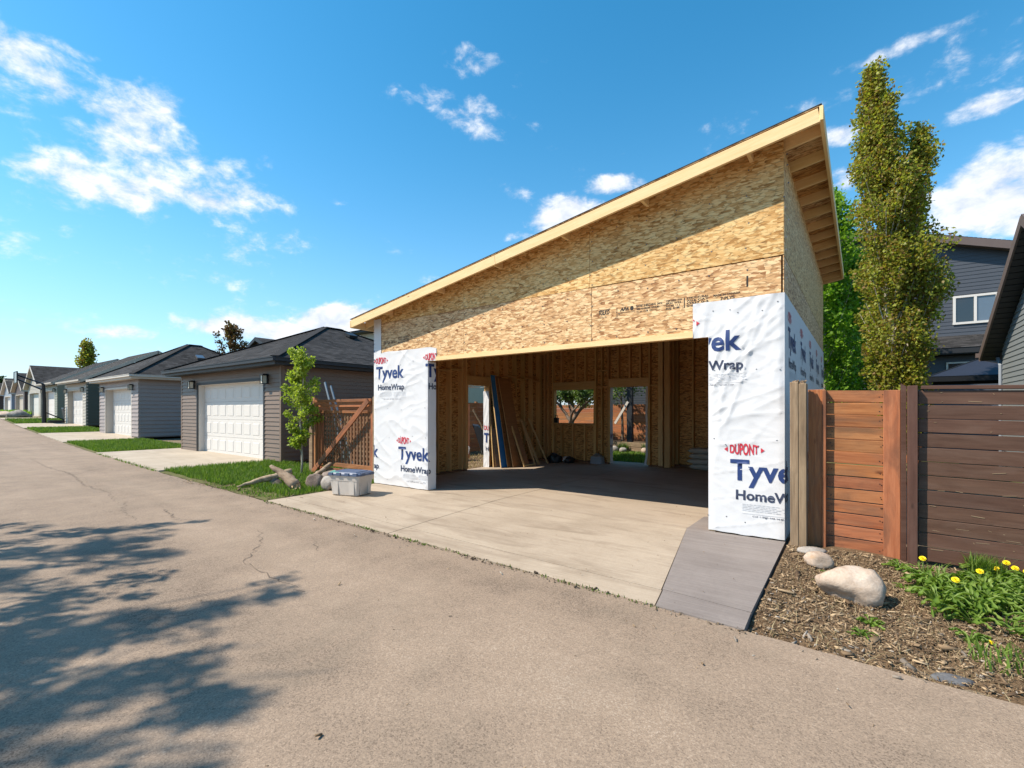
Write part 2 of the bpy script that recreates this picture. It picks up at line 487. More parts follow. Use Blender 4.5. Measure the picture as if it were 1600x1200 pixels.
def make_shingle(name, c0, c1):
    m, gg = newmat(name)
    uv = gg.n('ShaderNodeTexCoord').outputs['UV']
    br = gg.n('ShaderNodeTexBrick', {'Vector': uv, 'Color1': (0.0, 0.0, 0.0), 'Color2': (1.0, 1.0, 1.0), 'Mortar': (0.0, 0.0, 0.0), 'Scale': 1.0,
                                    'Mortar Size': 0.006, 'Bias': 0.0, 'Brick Width': 0.27, 'Row Height': 0.14})
    f = gg.math('ADD', gg.math('MULTIPLY', br.outputs['Color'], 0.55), gg.math('MULTIPLY', gg.noise(uv, 60.0, 3, 0.7, 0, '2D'), 0.5))
    f = gg.math('ADD', f, gg.math('MULTIPLY', gg.math('SUBTRACT', gg.noise(uv, 1.1, 3, 0.6, 0, '2D'), 0.5), 0.5))
    c = gg.ramp(f, [(0.1, c0), (0.9, c1)])
    finish(gg, c, 0.9, gg.bump(f, 0.5, 0.01), 0.2)
    return m
SH_DARK = make_shingle('charcoal_shingles', (0.014, 0.0135, 0.0135), (0.078, 0.074, 0.074))
SH_BROWN = make_shingle('brown_grey_shingles', (0.022, 0.020, 0.019), (0.095, 0.088, 0.082))

def make_concrete(name, c0, c1, stain, sm=0.6, bmp=0.25, broom=0.0):
    m, gg = newmat(name)
    v = gg.n('ShaderNodeTexCoord').outputs['Object']
    a = gg.noise(v, 0.9, 6, 0.6, 0.4)
    b = gg.noise(gg.mapping(v, sc=(0.5, 2.4, 1)), 1.6, 6, 0.62, 0.8)
    c = gg.noise(v, 130.0, 2, 0.6)
    dd = gg.noise(v, 26.0, 3, 0.7)
    f = gg.math('ADD', gg.math('MULTIPLY', a, 0.55), gg.math('MULTIPLY', c, 0.25))
    f = gg.math('ADD', f, gg.math('MULTIPLY', dd, 0.2))
    if broom:
        br = gg.noise(gg.mapping(v, rot=(0, 0, 0.06), sc=(0.8, 46.0, 1)), 1.0, 3, 0.6)
        f = gg.math('ADD', f, gg.math('MULTIPLY', gg.math('SUBTRACT', br, 0.5), broom))
    col_ = gg.ramp(f, [(0.36, c0), (0.64, c1)])
    st = gg.ramp(b, [(0.50, 0.0), (0.72, 1.0)])
    col_ = gg.mix(gg.math('MULTIPLY', st, sm), col_, stain)
    vo = gg.n('ShaderNodeTexVoronoi', {'Vector': v, 'Scale': 5.0}, feature='F1')
    sp = gg.math('LESS_THAN', vo.outputs['Distance'], 0.035)
    col_ = gg.mix(gg.math('MULTIPLY', sp, 0.55), col_, (0.10, 0.08, 0.06))
    finish(gg, col_, 0.85, gg.bump(gg.math('ADD', c, dd), bmp, 0.003), 0.25)
    return m
CONC = make_concrete('beige_concrete', (0.29, 0.23, 0.170), (0.42, 0.345, 0.265), (0.19, 0.142, 0.100), 0.65, broom=0.25)
CONC_IN = make_concrete('slab_concrete', (0.29, 0.23, 0.170), (0.40, 0.325, 0.25), (0.17, 0.125, 0.09), 0.6)
CONC_GREY = make_concrete('new_grey_concrete', (0.175, 0.150, 0.138), (0.250, 0.218, 0.200), (0.150, 0.125, 0.112), 0.5, broom=0.45)
CONC_PALE = make_concrete('pale_concrete', (0.34, 0.285, 0.22), (0.44, 0.375, 0.295), (0.27, 0.22, 0.165), 0.5)

def make_asphalt():
    m, gg = newmat('worn_asphalt')
    v = gg.n('ShaderNodeTexCoord').outputs['Object']
    v2d = gg.mapping(v, sc=(1, 1, 0.2))
    vo = gg.n('ShaderNodeTexVoronoi', {'Vector': v2d, 'Scale': 115.0}, feature='F1')
    s1 = gg.n('ShaderNodeSeparateColor', {0: vo.outputs['Color']}).outputs[0]
    vo2 = gg.n('ShaderNodeTexVoronoi', {'Vector': v2d, 'Scale': 210.0}, feature='F1')
    s2 = gg.n('ShaderNodeSeparateColor', {0: vo2.outputs['Color']}).outputs[0]
    big = gg.noise(v2d, 0.35, 5, 0.6, 0.5)
    med = gg.noise(v2d, 2.3, 5, 0.65, 0.3)
    f = gg.math('ADD', gg.math('MULTIPLY', s1, 0.37), gg.math('MULTIPLY', s2, 0.33))
    f = gg.math('ADD', f, 0.03)
    trk = gg.noise(gg.mapping(v2d, rot=(0, 0, 0.05), sc=(0.10, 1.1, 1)), 1.0, 3, 0.5)
    f = gg.math('ADD', f, gg.math('MULTIPLY', gg.math('SUBTRACT', trk, 0.5), 0.55))
    f = gg.math('ADD', f, gg.math('MULTIPLY', gg.math('SUBTRACT', med, 0.5), 0.55))
    f = gg.math('ADD', f, gg.math('MULTIPLY', gg.math('SUBTRACT', big, 0.5), 0.5))
    c = gg.ramp(f, [(0.0, (0.115, 0.083, 0.060)), (0.22, (0.228, 0.170, 0.124)), (0.60, (0.315, 0.234, 0.168)), (0.84, (0.41, 0.325, 0.25)), (1.0, (0.60, 0.51, 0.41))])
    # grey worn patches
    gp = gg.ramp(gg.noise(v2d, 0.8, 5, 0.7, 1.0), [(0.52, 0.0), (0.70, 1.0)])
    c = gg.mix(gg.math('MULTIPLY', gp, 0.30), c, (0.185, 0.148, 0.108))
    # alligator cracks in a few worn areas
    wv = gg.n('ShaderNodeTexNoise', {'Vector': v2d, 'Scale': 3.0, 'Detail': 4.0}).outputs['Color']
    wv = gg.vmath('ADD', v2d, gg.vmath('MULTIPLY', gg.vmath('SUBTRACT', wv, (0.5, 0.5, 0.5)), (0.7, 0.7, 0)))
    ed = gg.n('ShaderNodeTexVoronoi', {'Vector': wv, 'Scale': 0.55}, feature='DISTANCE_TO_EDGE').outputs[0]
    cr = gg.n('ShaderNodeMapRange', {'Value': ed, 'From Min': 0.002, 'From Max': 0.007, 'To Min': 1.0, 'To Max': 0.0}).outputs[0]
    msk = gg.ramp(gg.noise(v2d, 0.55, 3, 0.6), [(0.56, 0.0), (0.66, 1.0)])
    c = gg.mix(gg.math('MULTIPLY', gg.math('MULTIPLY', cr, msk), 0.55), c, (0.06, 0.048, 0.038))
    # small dark spots (gum, oil)
    v3 = gg.n('ShaderNodeTexVoronoi', {'Vector': v2d, 'Scale': 1.6}, feature='F1')
    c = gg.mix(gg.math('MULTIPLY', gg.math('LESS_THAN', v3.outputs['Distance'], 0.022), 0.7), c, (0.03, 0.025, 0.02))
    finish(gg, c, 0.88, gg.bump(gg.math('ADD', gg.math('MULTIPLY', s1, 0.7), gg.math('MULTIPLY', s2, 0.4)), 0.55, 0.006), 0.3)
    return m
ASPHALT = make_asphalt()
CRACK = plain('crack_filler_dark', (0.12, 0.092, 0.070), 0.95, 0.3, 20)

def make_soil(name, a, b, c3, sc=3.0):
    m, gg = newmat(name)
    v = gg.n('ShaderNodeTexCoord').outputs['Object']
    f = gg.math('ADD', gg.math('MULTIPLY', gg.noise(v, sc, 8, 0.7, 0.3), 0.65), gg.math('MULTIPLY', gg.noise(v, 55.0, 3, 0.7), 0.4))
    c = gg.ramp(f, [(0.32, a), (0.52, b), (0.75, c3)])
    finish(gg, c, 0.95, gg.bump(f, 0.9, 0.03), 0.15)
    return m
SOIL = make_soil('mulch_soil', (0.045, 0.028, 0.016), (0.125, 0.080, 0.045), (0.25, 0.175, 0.10))
TURF = make_soil('turf', (0.065, 0.062, 0.026), (0.115, 0.115, 0.042), (0.21, 0.175, 0.095), 2.2)
DIRT = make_soil('dry_dirt', (0.10, 0.075, 0.05), (0.20, 0.155, 0.105), (0.30, 0.245, 0.175))

def make_leaf(name, c0, c1, c2, trans=0.35, rough=0.5):
    m, gg = newmat(name)
    r = gg.n('ShaderNodeNewGeometry').outputs['Random Per Island']
    c = gg.ramp(r, [(0.0, c0), (0.5, c1), (1.0, c2)])
    p = gg.n('ShaderNodeBsdfPrincipled', {'Base Color': c, 'Roughness': rough, 'Specular IOR Level': 0.35})
    ct = gg.mix(0.5, c, gg.vmath('MULTIPLY', c, (1.5, 1.7, 0.5)))
    t = gg.n('ShaderNodeBsdfTranslucent', {'Color': ct})
    mx = gg.n('ShaderNodeMixShader', {0: trans, 1: p, 2: t})
    gg.n('ShaderNodeOutputMaterial', {'Surface': mx})
    return m
LEAF_POPLAR = make_leaf('poplar_leaves', (0.24, 0.13, 0.032), (0.24, 0.245, 0.032), (0.36, 0.38, 0.055), 0.5)
LEAF_BRIGHT = make_leaf('fresh_green_leaves', (0.10, 0.20, 0.012), (0.17, 0.31, 0.02), (0.25, 0.40, 0.04), 0.5)
LEAF_DARK = make_leaf('shade_tree_leaves', (0.025, 0.055, 0.012), (0.05, 0.09, 0.02), (0.08, 0.12, 0.03), 0.3)
LEAF_SAP = make_leaf('sapling_leaves', (0.15, 0.22, 0.022), (0.27, 0.35, 0.035), (0.42, 0.47, 0.08), 0.5)
LEAF_RED = make_leaf('bronze_leaves', (0.09, 0.035, 0.012), (0.12, 0.06, 0.018), (0.10, 0.09, 0.02), 0.3)
LEAF_APPLE = make_leaf('apple_leaves', (0.06, 0.11, 0.02), (0.10, 0.16, 0.04), (0.16, 0.21, 0.07), 0.45)
GRASS = make_leaf('grass_blades', (0.060, 0.120, 0.012), (0.105, 0.190, 0.020), (0.19, 0.26, 0.05), 0.4)
WEED = make_leaf('dandelion_leaves', (0.095, 0.17, 0.022), (0.16, 0.26, 0.04), (0.25, 0.34, 0.08), 0.45)
DRYGRASS = make_leaf('dry_grass', (0.20, 0.145, 0.07), (0.34, 0.265, 0.15), (0.42, 0.35, 0.21), 0.3, 0.8)
CHIPS = make_leaf('wood_chips', (0.09, 0.055, 0.030), (0.215, 0.142, 0.080), (0.45, 0.33, 0.20), 0.0, 0.85)
EDGE_DIRT = make_leaf('edge_dirt', (0.05, 0.036, 0.024), (0.10, 0.072, 0.048), (0.20, 0.15, 0.10), 0.0, 0.9)
PEBBLES = make_leaf('loose_pebbles', (0.10, 0.08, 0.065), (0.25, 0.21, 0.17), (0.42, 0.37, 0.31), 0.0, 0.85)
YELLOW = plain('dandelion_yellow', (0.86, 0.64, 0.010), 0.7, 0.15, 60)
STEMG = plain('green_stem', (0.15, 0.22, 0.06), 0.6)

def make_bark(name, a, b, sc=8.0):
    m, gg = newmat(name)
    v, r = obj_vec(gg, 5.0)
    f = gg.noise(gg.mapping(v, sc=(1, 1, 0.4)), sc, 6, 0.7, 0.6)
    finish(gg, gg.ramp(f, [(0.35, a), (0.62, b)]), 0.85, gg.bump(f, 0.6, 0.02), 0.2)
    return m
BARK_PALE = make_bark('pale_bark', (0.20, 0.17, 0.125), (0.52, 0.47, 0.38))
BARK_BROWN = make_bark('brown_bark', (0.06, 0.042, 0.03), (0.20, 0.15, 0.11))

def make_rock(name, a, b, c3, spot, sc=3.0):
    m, gg = newmat(name)
    v, r = obj_vec(gg, 9.0)
    f = gg.math('ADD', gg.math('MULTIPLY', gg.noise(v, sc, 7, 0.65, 0.4), 0.75), gg.math('MULTIPLY', gg.noise(v, 45.0, 3, 0.7), 0.28))
    c = gg.ramp(f, [(0.34, a), (0.52, b), (0.70, c3)])
    s = gg.ramp(gg.noise(v, sc * 1.7, 4, 0.6, 0.2), [(0.60, 0.0), (0.70, 1.0)])
    c = gg.mix(gg.math('MULTIPLY', s, 0.55), c, spot)
    finish(gg, c, 0.85, gg.bump(f, 0.7, 0.02), 0.25)
    return m
ROCK_PALE = make_rock('pale_boulder', (0.26, 0.185, 0.135), (0.43, 0.335, 0.26), (0.56, 0.47, 0.385), (0.40, 0.24, 0.11), 4.0)
ROCK_BROWN = make_rock('brown_fieldstone', (0.075, 0.055, 0.045), (0.19, 0.145, 0.12), (0.34, 0.275, 0.23), (0.11, 0.07, 0.055), 5.0)
ROCK_GREY = make_rock('grey_stone', (0.13, 0.115, 0.10), (0.28, 0.25, 0.22), (0.42, 0.39, 0.35), (0.2, 0.16, 0.12), 5.0)

ROCK_DARK = make_rock('dark_blue_stone', (0.05, 0.05, 0.052), (0.12, 0.12, 0.125), (0.2, 0.2, 0.2), (0.08, 0.075, 0.07), 5.0)
def make_glass(name, tint):
    m, gg = newmat(name)
    finish(gg, tint, 0.05, None, 0.9)
    return m
PANE = make_glass('window_glass', (0.10, 0.13, 0.17))
PANE_DK = make_glass('dark_window_glass', (0.02, 0.024, 0.03))
# ------------------------------------------------------------------ terrain
_HX = [-400, -200, -140, -80, -58, -45, -32, -20, -13, -5, 7.4, 14, 40, 400]
_HZ = [1.2, 1.15, 1.1, 1.05, 0.95, 0.80, 0.42, 0.17, 0.06, 0.0, 0.0, -0.14, -0.3, -0.5]
def h(x):
    return float(np.interp(x, _HX, _HZ))
def road_edge(x):
    return -2.23 - 0.05 * (min(x, 7.4) - 0.05) if x > -60 else -2.23 + 0.05 * 60.05 + 0.03 * (-60 - x)
def nz(x, y, z=0.0):
    return noise.noise((x, y, z))
def grid_sheet(name, xs, ys, zf, m, kind='structure', smooth=True):
    V = []; F = []
    ny = len(ys)
    for x in xs:
        for j, y in enumerate(ys):
            yy = y(x) if callable(y) else y
            V.append((x, yy, zf(x, yy)))
    for i in range(len(xs) - 1):
        for j in range(ny - 1):
            F.append((i * ny + j, (i + 1) * ny + j, (i + 1) * ny + j + 1, i * ny + j + 1))
    return np_mesh(name, V, F, m, smooth=smooth, kind=kind)

gx = [-600, -400, -250, -200] + list(np.arange(-140, -20, 4.0)) + list(np.arange(-20, 16, 1.0)) + [16, 20, 28, 40, 80, 200, 600]
gy = [-600, -200, -80, -40, -20, -10, -6, -3, -1, 0, 2, 4, 8, 14, 24, 40, 80, 200, 600]
grid_sheet('ground', gx, gy, lambda x, y: h(x) - 0.07, DIRT)

rx = list(np.arange(-215, -60, 4.0)) + list(np.arange(-60, -6, 0.6)) + list(np.arange(-6, 13, 0.12)) + list(np.arange(13, 60, 2.0))
def redge(x):
    return road_edge(x) + 0.035 * nz(x * 2.1, 3.3) + 0.02 * nz(x * 7.0, 1.3)
ry = [lambda x: redge(x) - 6.6, lambda x: redge(x) - 4.5, lambda x: redge(x) - 3.0, lambda x: redge(x) - 1.5, lambda x: redge(x) - 0.6, lambda x: redge(x) - 0.12, redge]
def road_z(x, y):
    t = road_edge(x) - y
    return h(x) - 0.022 - 0.010 * min(t, 1.6) + 0.012 * nz(x * 0.35, y * 0.5, 2.0) * min(max(t, 0), 1)
road = grid_sheet('road', rx, ry, road_z, ASPHALT)

def crack(pts, w, seed):
    rnd = random.Random(seed)
    P = []
    for (x0, y0), (x1, y1) in zip(pts[:-1], pts[1:]):
        n = max(2, int(math.hypot(x1 - x0, y1 - y0) / 0.06))
        for i in range(n):
            t = i / n
            P.append((x0 + (x1 - x0) * t + rnd.uniform(-.035, .035), y0 + (y1 - y0) * t + rnd.uniform(-.035, .035)))
    V = []; F = []
    for i, (x, y) in enumerate(P):
        a = P[max(i - 1, 0)]; b = P[min(i + 1, len(P) - 1)]
        dx_, dy_ = b[0] - a[0], b[1] - a[1]
        l_ = math.hypot(dx_, dy_) or 1
        ww = w * rnd.uniform(0.15, 1.0) * (0.3 + 0.7 * math.sin(math.pi * i / (len(P) - 1)))
        for s in (-1, 1):
            xx, yy = x - dy_ / l_ * ww * s, y + dx_ / l_ * ww * s
            V.append((xx, yy, road_z(xx, yy) + 0.003))
    for i in range(len(P) - 1):
        F.append((2 * i, 2 * i + 2, 2 * i + 3, 2 * i + 1))
    return np_mesh('road_crack', V, F, CRACK, kind='structure')
crack([(-12.5, -3.2), (-9.5, -3.35), (-7.0, -3.3), (-4.6, -3.55), (-3.2, -3.5), (-1.7, -3.75)], 0.010, 1)
crack([(-1.9, -3.6), (-0.8, -3.9), (0.1, -3.95)], 0.009, 2)
crack([(-0.6, -3.45), (0.4, -3.6)], 0.011, 3)
crack([(1.9, -3.2), (2.6, -3.55), (3.0, -3.9), (3.6, -3.95), (4.3, -4.0)], 0.010, 4)
crack([(2.9, -3.1), (3.4, -3.3)], 0.007, 5)

def slab(name, pts, zt, m, thick=0.1, parent=None, zf=None):
    n = len(pts)
    z = (lambda x, y: zt) if zf is None else zf
    v = [(x, y, z(x, y)) for x, y in pts] + [(x, y, z(x, y) - thick) for x, y in pts]
    f = [tuple(range(n)), tuple(range(2 * n - 1, n - 1, -1))] + [(i, n + i, n + (i + 1) % n, (i + 1) % n) for i in range(n)]
    me = bpy.data.meshes.new(name)
    me.from_pydata(v, [], f); me.materials.append(m)
    me.validate(); 
    bm = bmesh.new(); bm.from_mesh(me); bmesh.ops.recalc_face_normals(bm, faces=bm.faces); bm.to_mesh(me); bm.free()
    return mesh_obj(name, me, parent, None)
# driveway of the new garage: poured slabs with open control joints
drive = mesh_obj('driveway', bpy.data.meshes.new('driveway'), None, None, 'structure')
drive.data.from_pydata([(0.0, -2.2, -0.055), (7.38, -2.5, -0.055), (7.34, 6.9, -0.055), (0.0, 6.9, -0.055)], [], [(0, 1, 2, 3)])
drive.data.materials.append(CRACK)
J = 0.006
def zap(x, y): return 0.0 if y > -0.3 else (y + 0.3) * 0.008
e_ = lambda x: road_edge(x) + 0.01
j_ = lambda x: road_edge(x) + 0.34
slab('concrete_slab', [(0.05, 0.0), (3.17 - J, 0.0), (3.17 + .09 * 1.9 - J, j_(3.3) + J), (0.05, j_(0) + J)], 0, CONC, parent=drive, zf=zap)
slab('concrete_slab', [(0.05, j_(0) - J), (3.34 - J, j_(3.3) - J), (3.38 - J, e_(3.38)), (0.05, e_(0))], 0, CONC, parent=drive, zf=zap)
slab('concrete_slab', [(3.17 + J, 0.0), (6.262 - J, 0.0), (6.69 - J, j_(6.7) + J), (3.17 + .09 * 1.9 + J, j_(3.3) + J)], 0, CONC, parent=drive, zf=zap)
slab('concrete_slab', [(3.34 + J, j_(3.3) - J), (6.70 - J, j_(6.7) - J), (6.755 - J, e_(6.75)), (3.38 + J, e_(3.38))], 0, CONC, parent=drive, zf=zap)
pad_z = lambda x, y: 0.004 if y > -0.3 else 0.004 + (y + 0.3) * 0.006
slab('new_slab', [(6.262 + J, -0.05 + J), (7.345, -0.02), (7.378, j_(7.38) - 0.03 + J), (6.69 + J, j_(6.7) + J)], 0, CONC_GREY, parent=drive, zf=pad_z)
slab('new_slab', [(6.70 + J, j_(6.7) - J), (7.378, j_(7.38) - 0.03 - J), (7.39, e_(7.38) - 0.02), (6.76 + J, e_(6.75) - 0.02)], 0, CONC_GREY, parent=drive, zf=pad_z)
slab('new_slab', [(6.262 + J, -0.05 - J + 0.008), (6.262 + J, 0.77), (6.60, 1.05), (6.60, -0.05 - J + 0.008)], 0.004, CONC_GREY, parent=drive)
slab('concrete_slab', [(0.0, 0.004), (3.17 - J, 0.004), (3.10 - J, 6.9), (0.0, 6.9)], 0, CONC_IN, parent=drive)
slab('concrete_slab', [(3.17 + J, 0.004), (7.33, 0.004), (7.33, 6.9), (3.10 + J, 6.9)], 0, CONC_IN, parent=drive)

# ------------------------------------------------------------------ the garage under construction
def wt(x): return 3.268 + 0.1614 * x
GW, GD, GB = 7.33, 6.9, 6.3
gar = root('garage_under_construction', (GW / 2, 0, 0), 'unfinished wood framed garage with bare strand board walls, white wrap and a slanted roof', 'garage')
FR = lambda x, z, y=0.0: frame((x, y, z), (1, 0, 0), (0, 0, 1), (0, -1, 0))
SR = lambda y, z, x=GW: frame((x, y, z), (0, 1, 0), (0, 0, 1), (1, 0, 0))
SL = lambda y, z, x=0.0: frame((x, y, z), (0, -1, 0), (0, 0, 1), (-1, 0, 0))
BK = lambda x, z, y=GB: frame((x, y, z), (-1, 0, 0), (0, 0, 1), (0, 1, 0))
T = 0.011
gap = 0.003
def fpanel(x0, x1, z0, z1, m, slant=False, y=0.0):
    if slant:
        pts = [(0, 0), (x1 - x0, 0), (x1 - x0, wt(x1) + 0.118 - z0), (0, wt(x0) + 0.118 - z0)]
    else:
        pts = [(0, 0), (x1 - x0, 0), (x1 - x0, z1 - z0), (0, z1 - z0)]
    return panel('osb_panel', pts, T, FR(x0, z0, y), m, gar)
fpanel(0, 2.448, 3.252, 0, OSB_YEL, True, -0.002)
fpanel(2.452, 4.888, 3.252, 0, OSB_YEL, True, -0.002)
fpanel(4.894, GW - 0.004, 3.254, 0, OSB_YEL, True, -0.003)
fpanel(0, 2.458, 2.474, 3.246, OSB_PINK)
plow = fpanel(2.462, 4.918, 2.474, 3.246, OSB_PINK)
pstamp = fpanel(4.926, 7.300, 2.474, 3.240, OSB_PINK)
fpanel(0, 1.576, 0.012, 2.470, OSB_PINK)
fpanel(6.516, 7.300, 0.012, 2.470, OSB_PINK)
def rect(M, w, hh, m):
    return panel('osb_panel', [(0, 0), (w, 0), (w, hh), (0, hh)], T, M, m, gar)
# right side wall
for k in range(3):
    y0 = k * 2.44; y1 = min(y0 + 2.434, GD)
    rect(SR(y0, 3.252, GW + .001), y1 - y0, wt(GW) - 3.252, OSB_YEL)
    rect(SR(y0, 2.03), y1 - y0, 1.214, OSB_PINK)
    rect(SR(y0, 0.012), y1 - y0, 2.012, OSB_PINK)
# left side wall with its door opening
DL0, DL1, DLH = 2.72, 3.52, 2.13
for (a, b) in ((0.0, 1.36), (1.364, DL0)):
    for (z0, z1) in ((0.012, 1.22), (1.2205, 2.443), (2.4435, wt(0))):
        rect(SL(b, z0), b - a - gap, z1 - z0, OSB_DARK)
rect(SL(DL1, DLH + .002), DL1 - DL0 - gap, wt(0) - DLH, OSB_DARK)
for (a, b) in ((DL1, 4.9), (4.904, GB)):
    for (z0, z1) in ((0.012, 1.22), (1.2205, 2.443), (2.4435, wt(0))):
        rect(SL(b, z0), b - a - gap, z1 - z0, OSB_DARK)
# back wall: window and door openings
WX0, WX1, WZ0, WZ1 = 0.56, 1.87, 1.12, 2.10
BX0, BX1, BZ = 2.38, 3.44, 2.14
def bpanel(x0, x1, z0, z1, y=GB):
    top = z1 is None
    w = x1 - x0 - gap
    pts = [(0, 0), (w, 0), (w, (wt(x0) if top else z1) - z0), (0, (wt(x1) if top else z1) - z0)]
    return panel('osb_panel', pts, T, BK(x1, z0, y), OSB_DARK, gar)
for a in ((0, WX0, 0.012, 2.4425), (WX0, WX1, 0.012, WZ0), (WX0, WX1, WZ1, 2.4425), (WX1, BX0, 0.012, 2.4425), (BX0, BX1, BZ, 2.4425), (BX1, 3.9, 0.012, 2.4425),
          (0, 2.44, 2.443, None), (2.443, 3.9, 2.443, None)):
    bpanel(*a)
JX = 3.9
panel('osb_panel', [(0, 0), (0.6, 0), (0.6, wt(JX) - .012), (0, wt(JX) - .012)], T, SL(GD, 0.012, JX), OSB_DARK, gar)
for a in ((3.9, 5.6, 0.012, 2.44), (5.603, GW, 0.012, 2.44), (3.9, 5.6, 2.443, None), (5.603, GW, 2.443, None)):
    bpanel(*a, y=GD)

# framing
def vstud(x, y, z0, z1, along, name='stud', m=STUD, t=0.038, w=0.14):
    n = (0, 1, 0) if along == 'Y' else (1, 0, 0)
    return board(name, (x, y, z0), (x, y, z1), w, t, n, m, gar)
XL = T + 0.070
for y in (0.035, 0.46, 0.87, 1.28, 1.69, 2.10, 2.51, 2.66, 2.699, 3.541, 3.58, 3.95, 4.36, 4.77, 5.18, 5.59, 6.00, 6.10):
    z1 = DLH if y in (2.699, 3.541) else wt(0) - 0.076
    vstud(XL, y, 0.038, z1, 'Y')
for y in (2.98, 3.28):
    vstud(XL, y, DLH + 0.24, wt(0) - 0.076, 'Y')
for dx_ in (0.03, 0.11):
    board('header', (T + dx_, DL0 - .04, DLH + 0.12), (T + dx_, DL1 + .04, DLH + 0.12), 0.235, 0.038, (1, 0, 0), STUD, gar)
for k, (a, b) in enumerate(((0.015, DL0 - .04), (DL1 + .04, 6.14))):
    board('bottom_plate', (XL, a, 0.019), (XL, b, 0.019), 0.14, 0.036, (0, 0, 1), LATTICE, gar)
for dz_ in (0.019, 0.057):
    board('top_plate', (XL, 0.015, wt(0) - dz_), (XL, 6.14, wt(0) - dz_), 0.14, 0.037, (0, 0, 1), STUD, gar)
ys = [0.035, 0.46, 0.87, 1.28, 1.69, 2.10, 2.51]
for i in range(len(ys) - 1):
    board('blocking', (XL, ys[i] + .02, 2.44 + 0.05 * (i % 2)), (XL, ys[i + 1] - .02, 2.44 + 0.05 * (i % 2)), 0.14, 0.038, (0, 0, 1), STUD, gar)
ys = [3.58, 3.95, 4.36, 4.77, 5.18, 5.59, 6.00]
for i in range(len(ys) - 1):
    board('blocking', (XL, ys[i] + .02, 2.44 - 0.05 * (i % 2)), (XL, ys[i + 1] - .02, 2.44 - 0.05 * (i % 2)), 0.14, 0.038, (0, 0, 1), STUD, gar)
YB = GB - T - 0.070
for x in (0.20, 0.34, 0.50, 0.539, 1.891, 1.93, 2.12, 2.32, 2.359, 3.461, 3.50):
    z1 = {0.539: WZ1, 1.891: WZ1, 2.359: BZ, 3.461: BZ}.get(x, wt(x) - 0.076)
    vstud(x, YB, 0.038, z1, 'X')
for x in (0.80, 1.19, 1.58):
    vstud(x, YB, 0.038, WZ0 - 0.04, 'X')
for x in (0.80, 1.28, 1.60):
    vstud(x, YB, WZ1 + 0.235, wt(x) - 0.076, 'X')
for x in (2.62, 2.95, 3.25):
    vstud(x, YB, BZ + 0.235, wt(x) - 0.076, 'X')
board('window_sill', (0.52, YB, WZ0 - .021), (1.91, YB, WZ0 - .021), 0.14, 0.038, (0, 0, 1), STUD, gar)
board('header', (0.52, YB - .05, WZ1 + 0.117), (1.91, YB - .05, WZ1 + 0.117), 0.232, 0.038, (0, 1, 0), LUMBER, gar)
board('header', (2.34, YB - .05, BZ + 0.117), (3.48, YB - .05, BZ + 0.117), 0.232, 0.038, (0, 1, 0), LUMBER, gar)
for a, b in ((1.97, 2.30), (3.53, 3.74)):
    board('blocking', (a, YB, 2.16), (b, YB, 2.16), 0.14, 0.038, (0, 0, 1), STUD, gar)
board('blocking', (1.97, YB, 2.62), (2.30, YB, 2.62), 0.14, 0.038, (0, 0, 1), STUD, gar)
for a, b in ((0.03, BX0 - .04), (BX1 + .04, 3.89)):
    board('bottom_plate', (a, YB, 0.019), (b, YB, 0.019), 0.14, 0.036, (0, 0, 1), LATTICE, gar)
for dz_ in (0.019, 0.057):
    board('top_plate', (0.03, YB, wt(0.03) - dz_), (3.88, YB, wt(3.88) - dz_), 0.14, 0.037, (0, 0, 1), STUD, gar)
for x in (3.765, 3.803, 3.841):
    vstud(x, YB, 0.038, wt(x) - 0.08, 'X', 'corner_post', LUMBER)
for y in (6.19, 6.28, 6.55, 6.80):
    vstud(JX + .07, y, 0.0, wt(JX) - 0.02, 'Y')
YB2 = GD - T - 0.070
for i in range(9):
    x = 4.06 + 0.40 * i
    vstud(x, YB2, 0.038, wt(x) - 0.076, 'X')
board('bottom_plate', (3.92, YB2, 0.019), (GW - .02, YB2, 0.019), 0.14, 0.036, (0, 0, 1), LATTICE, gar)
board('top_plate', (3.92, YB2, wt(3.92) - .04), (GW - .02, YB2, wt(GW) - .04), 0.14, 0.076, (0, 0, 1), STUD, gar)
for i in range(16):
    vstud(GW - T - 0.070, 0.20 + 0.41 * i, 0.038, wt(GW) - 0.04, 'Y')
board('bottom_plate', (GW - .081, 0.2, 0.019), (GW - .081, 6.7, 0.019), 0.14, 0.036, (0, 0, 1), LATTICE, gar)
YF = T + 0.070
for x in (0.19, 0.60, 1.01, 1.42, 1.515, 1.554):
    vstud(x, YF, 0.0, 2.40 if x > 1.54 else wt(x) - .02, 'X')
for x in (6.538, 6.577, 6.95, 7.15):
    vstud(x, YF, 0.0, 2.40 if x < 6.57 else wt(x) - .02, 'X')
for y in (0.040, 0.118):
    board('header', (1.50, y, 2.55), (6.60, y, 2.55), 0.29, 0.040, (0, 1, 0), LUMBER, gar)
for i in range(9):
    x = 1.95 + 0.54 * i
    vstud(x, YF, 2.70, wt(x) - .02, 'X')
board('door_head_trim', (1.79, -0.004, 2.435), (6.335, -0.004, 2.435), 0.072, 0.030, (0, -1, 0), FASCIA, gar)
board('door_head_trim', (1.575, 0.006, 2.415), (6.52, 0.006, 2.415), 0.030, 0.026, (0, -1, 0), FASCIA, gar)

